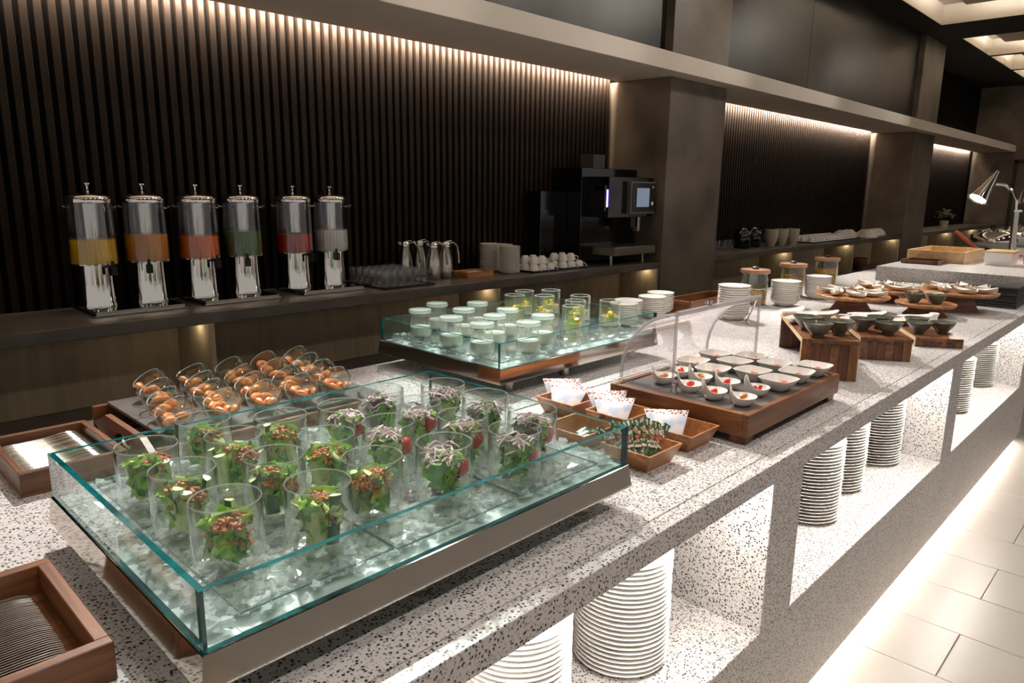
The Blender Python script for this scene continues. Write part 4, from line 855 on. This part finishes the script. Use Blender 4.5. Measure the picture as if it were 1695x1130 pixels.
def cereal(seed, lv):
    rr = random.Random(seed); mb = MB().lathe([(0, .0115), (.074, .0115), (.075, lv), (0, lv)], 20)
    for _ in range(160):
        a = rr.uniform(0, 6.28); z = rr.uniform(.02, lv); put_ball(mb, (.071*math.cos(a), .071*math.sin(a), z), rr.uniform(.004, .009), 0, (1, 1, .6), rr)
    for _ in range(40): a = rr.uniform(0, 6.28); q = rr.uniform(0, .066); put_ball(mb, (q*math.cos(a), q*math.sin(a), lv), rr.uniform(.005, .01), 0, (1, 1, .6), rr)
    return mb.mesh('cereal', GRA, fix=False)
for (x, y), lb, lv in zip(((4.40, 2.06), (4.99, 2.06), (5.69, 2.09)), ('nearest the domed stand', 'in the middle of the three', 'farthest along the counter'), (.09, .135, .14)):
    t = thing('cereal_jar', 'glass jar of golden cereal with wooden lid, '+lb, 'jar', (x, y, CZ0), 0, 'cereal jars'); obj('jar', CJG, t); l = obj('lid', CJL, t); obj('knob', CJK, l); o = obj('cereal', cereal(int(x*10), lv), t); o['kind'] = 'stuff'
# three stepped bridge risers
ANG = R(31); ACAC2 = wood('acacia_upright', (96, 60, 30), (146, 98, 54), 10, 2)
def riser(x, y, zt, lb, ln=.60, wd=.205):
    t = thing('bridge_riser', lb, 'riser', (x, y, .9), ANG, 'walnut bridge risers'); h = zt-.9; th = .016
    obj('top_board', MB().bx(0, ln, -wd, 0, h-th, h).mesh('top_board', WALN, bevel=.001), t)
    for k in range(6): obj('plank', MB().bx(0, th, -wd+wd*k/6+.0003, -wd+wd*(k+1)/6-.0003, 0, h-th-.0003).mesh('plank', (ACAC2, WALD, WALN, WALD, WALD, WALN)[k], bevel=.0008), t)
    obj('leg_board', MB().bx(ln-th, ln, -wd, 0, 0, h-th-.0003).mesh('leg_board', WALD, bevel=.001), t)
    obj('edge_band', MB().bx(0, ln, .0002, .003, h-th, h).mesh('edge_band', BIRCH), t); obj('edge_band', MB().bx(0, th, .0002, .003, 0, h-th-.0003).mesh('edge_band', BIRCH), t)
    for k in range(4): obj('inlay_block', MB().bx(-.0012, .004, -.045-k*.036, -.030-k*.036, h-.028, h-.018).mesh('inlay_block', DSLATE), t)
    return t
riser(2.722, 1.062, 1.058, 'tallest walnut bridge riser right behind the domed stand'); riser(3.245, 1.016, 1.0, 'middle height walnut bridge riser'); riser(3.728, .923, .945, 'lowest walnut bridge riser towards the slate boards')
GBW = MB().lathe([(0, 0), (.022, 0), (.025, .006), (.024, .008), (.044, .030), (.056, .052), (.057, .055), (.0545, .0555), (.042, .034), (.024, .016), (0, .013)], 28).mesh('green_bowl', GREENB)
CRM = MB().lathe([(0, .0), (.046, 0), (.047, .002), (0, .003)], 22).mesh('bowl_filling', M('green_dressing', (132, 136, 96), .35, var=(50, .3)))
GB = [(2.805, 1.040, 1.058), (2.915, .998, 1.058), (2.925, 1.128, 1.058), (3.410, 1.068, 1.0), (3.385, .950, 1.0), (3.525, 1.030, 1.0), (3.850, .945, .945), (3.935, .866, .945), (3.985, .995, .945)]
GL = ['on the tallest riser, front corner', 'on the tallest riser, second along its front', 'on the tallest riser, behind the front pair', 'on the middle riser, behind its front bowl', 'on the middle riser, at its front', 'on the middle riser, towards the far end', 'on the lowest riser, nearest the middle one', 'on the lowest riser, at its front edge', 'on the lowest riser, towards the far end']
for (x, y, z), lb in zip(GB, GL):
    t = thing('green_bowl', 'dark green glazed bowl '+lb, 'bowl', (x, y, z+.0003), 0, 'green glazed bowls'); obj('bowl', GBW, t); obj('filling', CRM, t, (0, 0, .040))
def boat(seed):
    mb = MB(); rows = []; n = 22
    for rx, ry, z in ((.002, .001, 0), (.05, .02, 0), (.075, .032, .012), (.095, .044, .026), (.092, .042, .027), (.07, .03, .014), (.045, .018, .006), (.002, .001, .005)):
        rows.append([(rx*math.cos(2*math.pi*i/n), ry*math.sin(2*math.pi*i/n), z+.014*max(0, math.cos(2*math.pi*i/n))**3*(z/.026)) for i in range(n)])
    mb.grid(rows, close=True); return mb.mesh('boat_dish', PORC)
BOAT = boat(0); LEMF = M('lemon_bit', (236, 206, 70), .4); DARKF = M('olive_bit', (30, 26, 22), .3)
BT = [(3.069, 1.212, 1.058, 20), (3.22, 1.204, 1.058, -15), (3.592, 1.166, 1.0, 20), (3.743, 1.158, 1.0, -15), (4.075, 1.073, 0.945, 20), (4.226, 1.065, 0.945, -15), (4.2, 1.72, .9003, 15), (3.72, 1.5, 0.9003, -15), (4.02, 1.45, 0.9003, 10), (4.28, 1.38, 0.9003, -25)]
BTL = ['on the tallest riser, behind its green bowls', 'at the far end of the tallest riser', 'on the middle riser, behind its green bowls', 'at the far end of the middle riser', 'on the lowest riser, behind its green bowls', 'at the far end of the lowest riser', 'on the counter nearest the bowl stacks', 'on the counter behind the middle riser', 'on the counter behind the lowest riser', 'on the counter nearest the cake stands']
for i, ((x, y, z, a), lb) in enumerate(zip(BT, BTL)):
    t = thing('boat_dish', 'white boat dish '+lb, 'dish', (x, y, z+.0003), R(a-35), 'white boat dishes'); obj('dish', BOAT, t)
    b = MB(); rr = random.Random(i)
    for _ in range(5): put_ball(b, (rr.uniform(-.03, .03), rr.uniform(-.012, .012), .012), rr.uniform(.006, .011), rr.choice((0, 0, 1)), (1, 1, .7), rr)
    obj('garnish', b.mesh('garnish', [LEMF, DARKF], fix=False), t)
# cake stands
def stand(x, y, zt, r, lb, fr=.07):
    t = thing('cake_stand', lb, 'cake stand', (x, y, CZ0), 0, 'wooden cake stands'); h = zt-CZ0
    obj('disc', MB().lathe([(0, h-.022), (r*.9, h-.022), (r*.98, h-.012), (r, h-.003), (r*.985, h), (0, h)], 40).mesh('disc', ACAC), t)
    obj('foot', MB().hull([(-fr*1.5, -fr*.9, 0), (fr*1.5, -fr*.9, 0), (fr*1.5, fr*.9, 0), (-fr*1.5, fr*.9, 0)], [(-fr*.85, -fr*.6, h-.0225), (fr*.85, -fr*.6, h-.0225), (fr*.85, fr*.6, h-.0225), (-fr*.85, fr*.6, h-.0225)]).mesh('foot', WALN, bevel=.002), t, (0, 0, 0), (0, 0, R(-46)))
    return zt
z1 = stand(4.60, 1.52, 1.003, .215, 'wooden cake stand of folded white dishes nearest the white bowls'); z2 = stand(4.77, 1.155, .978, .165, 'small low wooden cake stand holding three little bowls'); z3 = stand(5.145, 1.07, 1.0225, .22, 'tall wooden cake stand beside the slate boards'); z4 = stand(5.22, 1.525, .985, .21, 'wooden cake stand farthest back by the raised block')
LEAFD = MB(); rows = []
for i in range(9):
    u = i/8; hw = .030*math.sin(math.pi*min(1, u*.95+.04))**.7; rows.append([(s*hw, (u-.5)*.13, .016*s*s+.012*(2*u-1)**2+.003) for s in (-1, -.6, -.2, .2, .6, 1)])
rows2 = [[(x, y, z-.0035) for x, y, z in r] for r in rows]; LEAFD.grid(rows); LEAFD.grid(rows2); LEAFD = LEAFD.mesh('leaf_dish', PORC, fix=False)
YOLK = M('pale_filling', (232, 200, 120), .45, var=(50, .3)); BRWN = M('toasted_filling', (176, 112, 56), .5, var=(60, .4))
FILL = {}
for m_ in (YOLK, BRWN):
    b = MB(); rr = random.Random(3)
    for _ in range(9): put_ball(b, (rr.uniform(-.012, .012), rr.uniform(-.03, .03), .004), rr.uniform(.006, .012), 0, (1, 1, .6), rr)
    FILL[m_.name] = b.mesh('filling', m_, fix=False)
def ring_dishes(x, y, z, r, n, what, mats, a0=0):
    for i in range(n):
        a = a0+2*math.pi*i/n; t = thing('leaf_dish', 'white leaf shaped dish, %s clockwise, on %s' % (ORD[i], what), 'dish', (x+r*math.cos(a), y+r*math.sin(a), z+.001), a+math.pi/2+.6, 'leaf dishes on the cake stands')
        obj('dish', LEAFD, t, (0, 0, 0), (0, 0, 0), 1.3); obj('filling', FILL[mats[i % len(mats)].name], t, (0, 0, .009), (0, 0, 0), 1.15)
ring_dishes(4.60, 1.52, z1, .125, 7, 'the stand nearest the white bowls', [YOLK]); ring_dishes(5.145, 1.07, z3, .128, 7, 'the tall stand', [YOLK, BRWN]); ring_dishes(5.22, 1.525, z4, .12, 6, 'the stand farthest back', [YOLK])
for i, (dx, dy) in enumerate(((-.06, .05), (-.02, -.06), (.075, -.02))):
    t = thing('green_bowl', '%s little bowl on the low cake stand' % ('olive green', 'dark green', 'cream')[i], 'bowl', (4.77+dx, 1.155+dy, z2+.0003), 0); obj('bowl', MB().lathe([(0, 0), (.025, 0), (.044, .030), (.056, .052), (.0545, .0555), (.042, .034), (.024, .012), (0, .010)], 24).mesh('bowl', (GREENB, GREENB, CREAM)[i]), t); obj('filling', CRM, t, (0, 0, .038), (0, 0, 0), .95)
FISH = MB()
rr = random.Random(9)
for i in range(26): put_ball(FISH, (rr.uniform(-.16, .16), rr.uniform(-.05, .05), rr.uniform(0, .02)), rr.uniform(.014, .026), 0, (1.3, .7, .5), rr)
pw_ = thing('white_platter', 'white platter of pale salad against the raised block', 'platter', (5.63, 1.44, CZ0), R(-90)); obj('platter', MB().lathe([(0, 0), (.06, 0), (.10, .05), (.19, .07), (.19, .075), (.10, .058), (0, .045)], 28).mesh('platter', PORC), pw_); obj('pale_salad', FISH.mesh('pale_salad', CREAM, fix=False), pw_, (0, 0, .062))
for i in range(7):
    o = obj('slate_board', MB().bx(-.15, .15, -.20, .20, 0, .017).mesh('slate_board', DSLATE, bevel=.002), None, (5.63+rnd.uniform(-.006, .006), 1.015+rnd.uniform(-.006, .006), CZ0+i*.0196), (0, 0, R(rnd.uniform(-1.2, 1.2)))); tag(o, 'dark slate board, %s from the bottom of its stack' % ORD[i], 'slate board', 'slate boards')
tag(obj('salt_cellar', MB().lathe([(0, 0), (.018, 0), (.02, .03), (.026, .05), (.024, .052), (0, .045)], 16).mesh('salt_cellar', PORC), None, (4.55, 1.05, CZ0)), 'tiny white flared cup beside the low cake stand', 'cup')

# ------------------------------------------------------------------ things on the raised block
RZ = 1.0753
open_box('wooden_crate', 'pale birch crate on the raised serving block', 'crate', 6.57, 7.25, 1.36, 1.775, RZ, .092, .016, BIRCH, BIRCH, BIRCH)
open_box('dark_tray', 'dark walnut tray in front of the pale crate', 'tray', 6.28, 6.54, 1.47, 1.735, RZ, .03, .012, WALD, WALD, WALD)
WB = thing('white_bin', 'white lidded bin beside the pale crate', 'bin', (6.78, 1.15, RZ)); obj('body', MB().hull([(-.13, -.085, 0), (.13, -.085, 0), (.13, .085, 0), (-.13, .085, 0)], [(-.145, -.095, .10), (.145, -.095, .10), (.145, .095, .10), (-.145, .095, .10)]).mesh('body', PORC, bevel=.004), WB); obj('lid', MB().bx(-.15, .15, -.1, .1, .1005, .112).mesh('lid', BIRCH, bevel=.003), WB)
tag(obj('terracotta_dish', MB().lathe([(0, 0), (.07, 0), (.085, .08), (.08, .085), (.06, .02), (0, .015)], 22).mesh('terracotta_dish', M('terracotta', (176, 84, 46), .5)), None, (7.0, .965, RZ)), 'terracotta dish at the edge of the raised block', 'dish')
# heat lamp
hl = thing('heat_lamp', 'chrome gooseneck heat lamp shining over the raised block', 'lamp', (7.8, 1.25, RZ))
obj('base', MB().lathe([(0, 0), (.10, 0), (.10, .012), (.03, .02), (0, .02)], 24).mesh('base', CHROME), hl)
obj('post', MB().tube([(0, 0, .02), (0, .02, .40)], .028, 12).mesh('post', STEEL), hl); obj('collar', MB().lathe([(0, 0), (.05, 0), (.05, .02), (0, .02)], 18).mesh('collar', CHROME), hl, (0, .02, .395))
obj('gooseneck', MB().tube([(0, .022, .41), (0, .03, .50), (0, .07, .58), (0, .13, .63), (0, .20, .635)], .014, 10).mesh('gooseneck', CHROME), hl)
tipv, mouth = Vector((0, .200, .75)), Vector((-.14, .300, .50)); ax = (mouth-tipv).normalized(); ln = (mouth-tipv).length
sh = obj('shade', MB().lathe([(0, 0), (.014, .0), (.018, .03), (.03, .08), (.055, .2), (.088, ln), (.083, ln), (.05, .2), (.025, .09), (0, .06)], 28).mesh('shade', CHROME), hl, tipv, ax.to_track_quat('Z', 'Y').to_euler())
obj('bulb', MB().lathe([(0, ln-.05), (.05, ln-.04), (.066, ln-.02), (.05, ln-.006), (0, ln-.003)], 20).mesh('bulb', emit('lamp_bulb', (1, .9, .75), 9)), sh)
hl2 = thing('heat_lamp', 'second chrome heat lamp at the frame edge behind the first', 'lamp', (9.2, 1.2, RZ))
obj('post', MB().tube([(0, 0, 0), (0, .02, .42), (0, .07, .58), (0, .16, .62)], .018, 10).mesh('post', CHROME), hl2); obj('shade', MB().lathe([(0, .2), (.03, .18), (.085, 0), (.08, 0), (0, .16)], 24).mesh('shade', CHROME), hl2, (0, .22, .46)); obj('bulb', MB().lathe([(0, 0), (.06, .005), (.06, .02), (0, .03)], 18).mesh('bulb', emit('lamp_bulb_far', (1, .9, .75), 9)), hl2, (0, .22, .46))
# chafing dishes on the far stove line
def chafing(x, y, z, lb, r=.2):
    t = thing('chafing_dish', lb, 'chafing dish', (x, y, z), R(30), 'chrome chafing dishes')
    obj('base_pan', MB().lathe([(0, 0), (r*.8, 0), (r*.9, .06), (r, .09), (r, .10), (0, .10)], 28).mesh('base_pan', STEEL), t)
    l = obj('lid', MB().lathe([(r*.98, .1005), (r*.99, .115), (r*.85, .16), (r*.5, .195), (0, .205)], 28).mesh('lid', CHROME), t); obj('handle', MB().tube([(-.05, 0, .20), (-.04, 0, .235), (.04, 0, .235), (.05, 0, .20)], .009, 8).mesh('handle', BLACKP), l)
chafing(8.35, 1.50, RZ, 'chrome chafing dish right behind the heat lamp post'); chafing(8.9, 1.62, RZ, 'second chrome chafing dish behind the heat lamp'); chafing(9.5, 1.5, RZ, 'third chrome chafing dish along the raised block'); chafing(10.1, 1.60, RZ, 'last chrome chafing dish on the raised block')
PAN = thing('frying_pan', 'chrome pan with red handle behind the pale crate', 'pan', (7.75, 1.55, RZ)); obj('pan_bowl', MB().lathe([(0, 0), (.12, 0), (.16, .06), (.155, .06), (.118, .006), (0, .006)], 26).mesh('pan_bowl', BLACKP), PAN)
obj('red_handle', MB().tube([(-.10, -.06, .055), (-.17, .05, .16), (-.20, .11, .215)], [.012, .017, .017], 8).mesh('red_handle', M('red_wood_handle', (166, 66, 44), .45)), PAN)
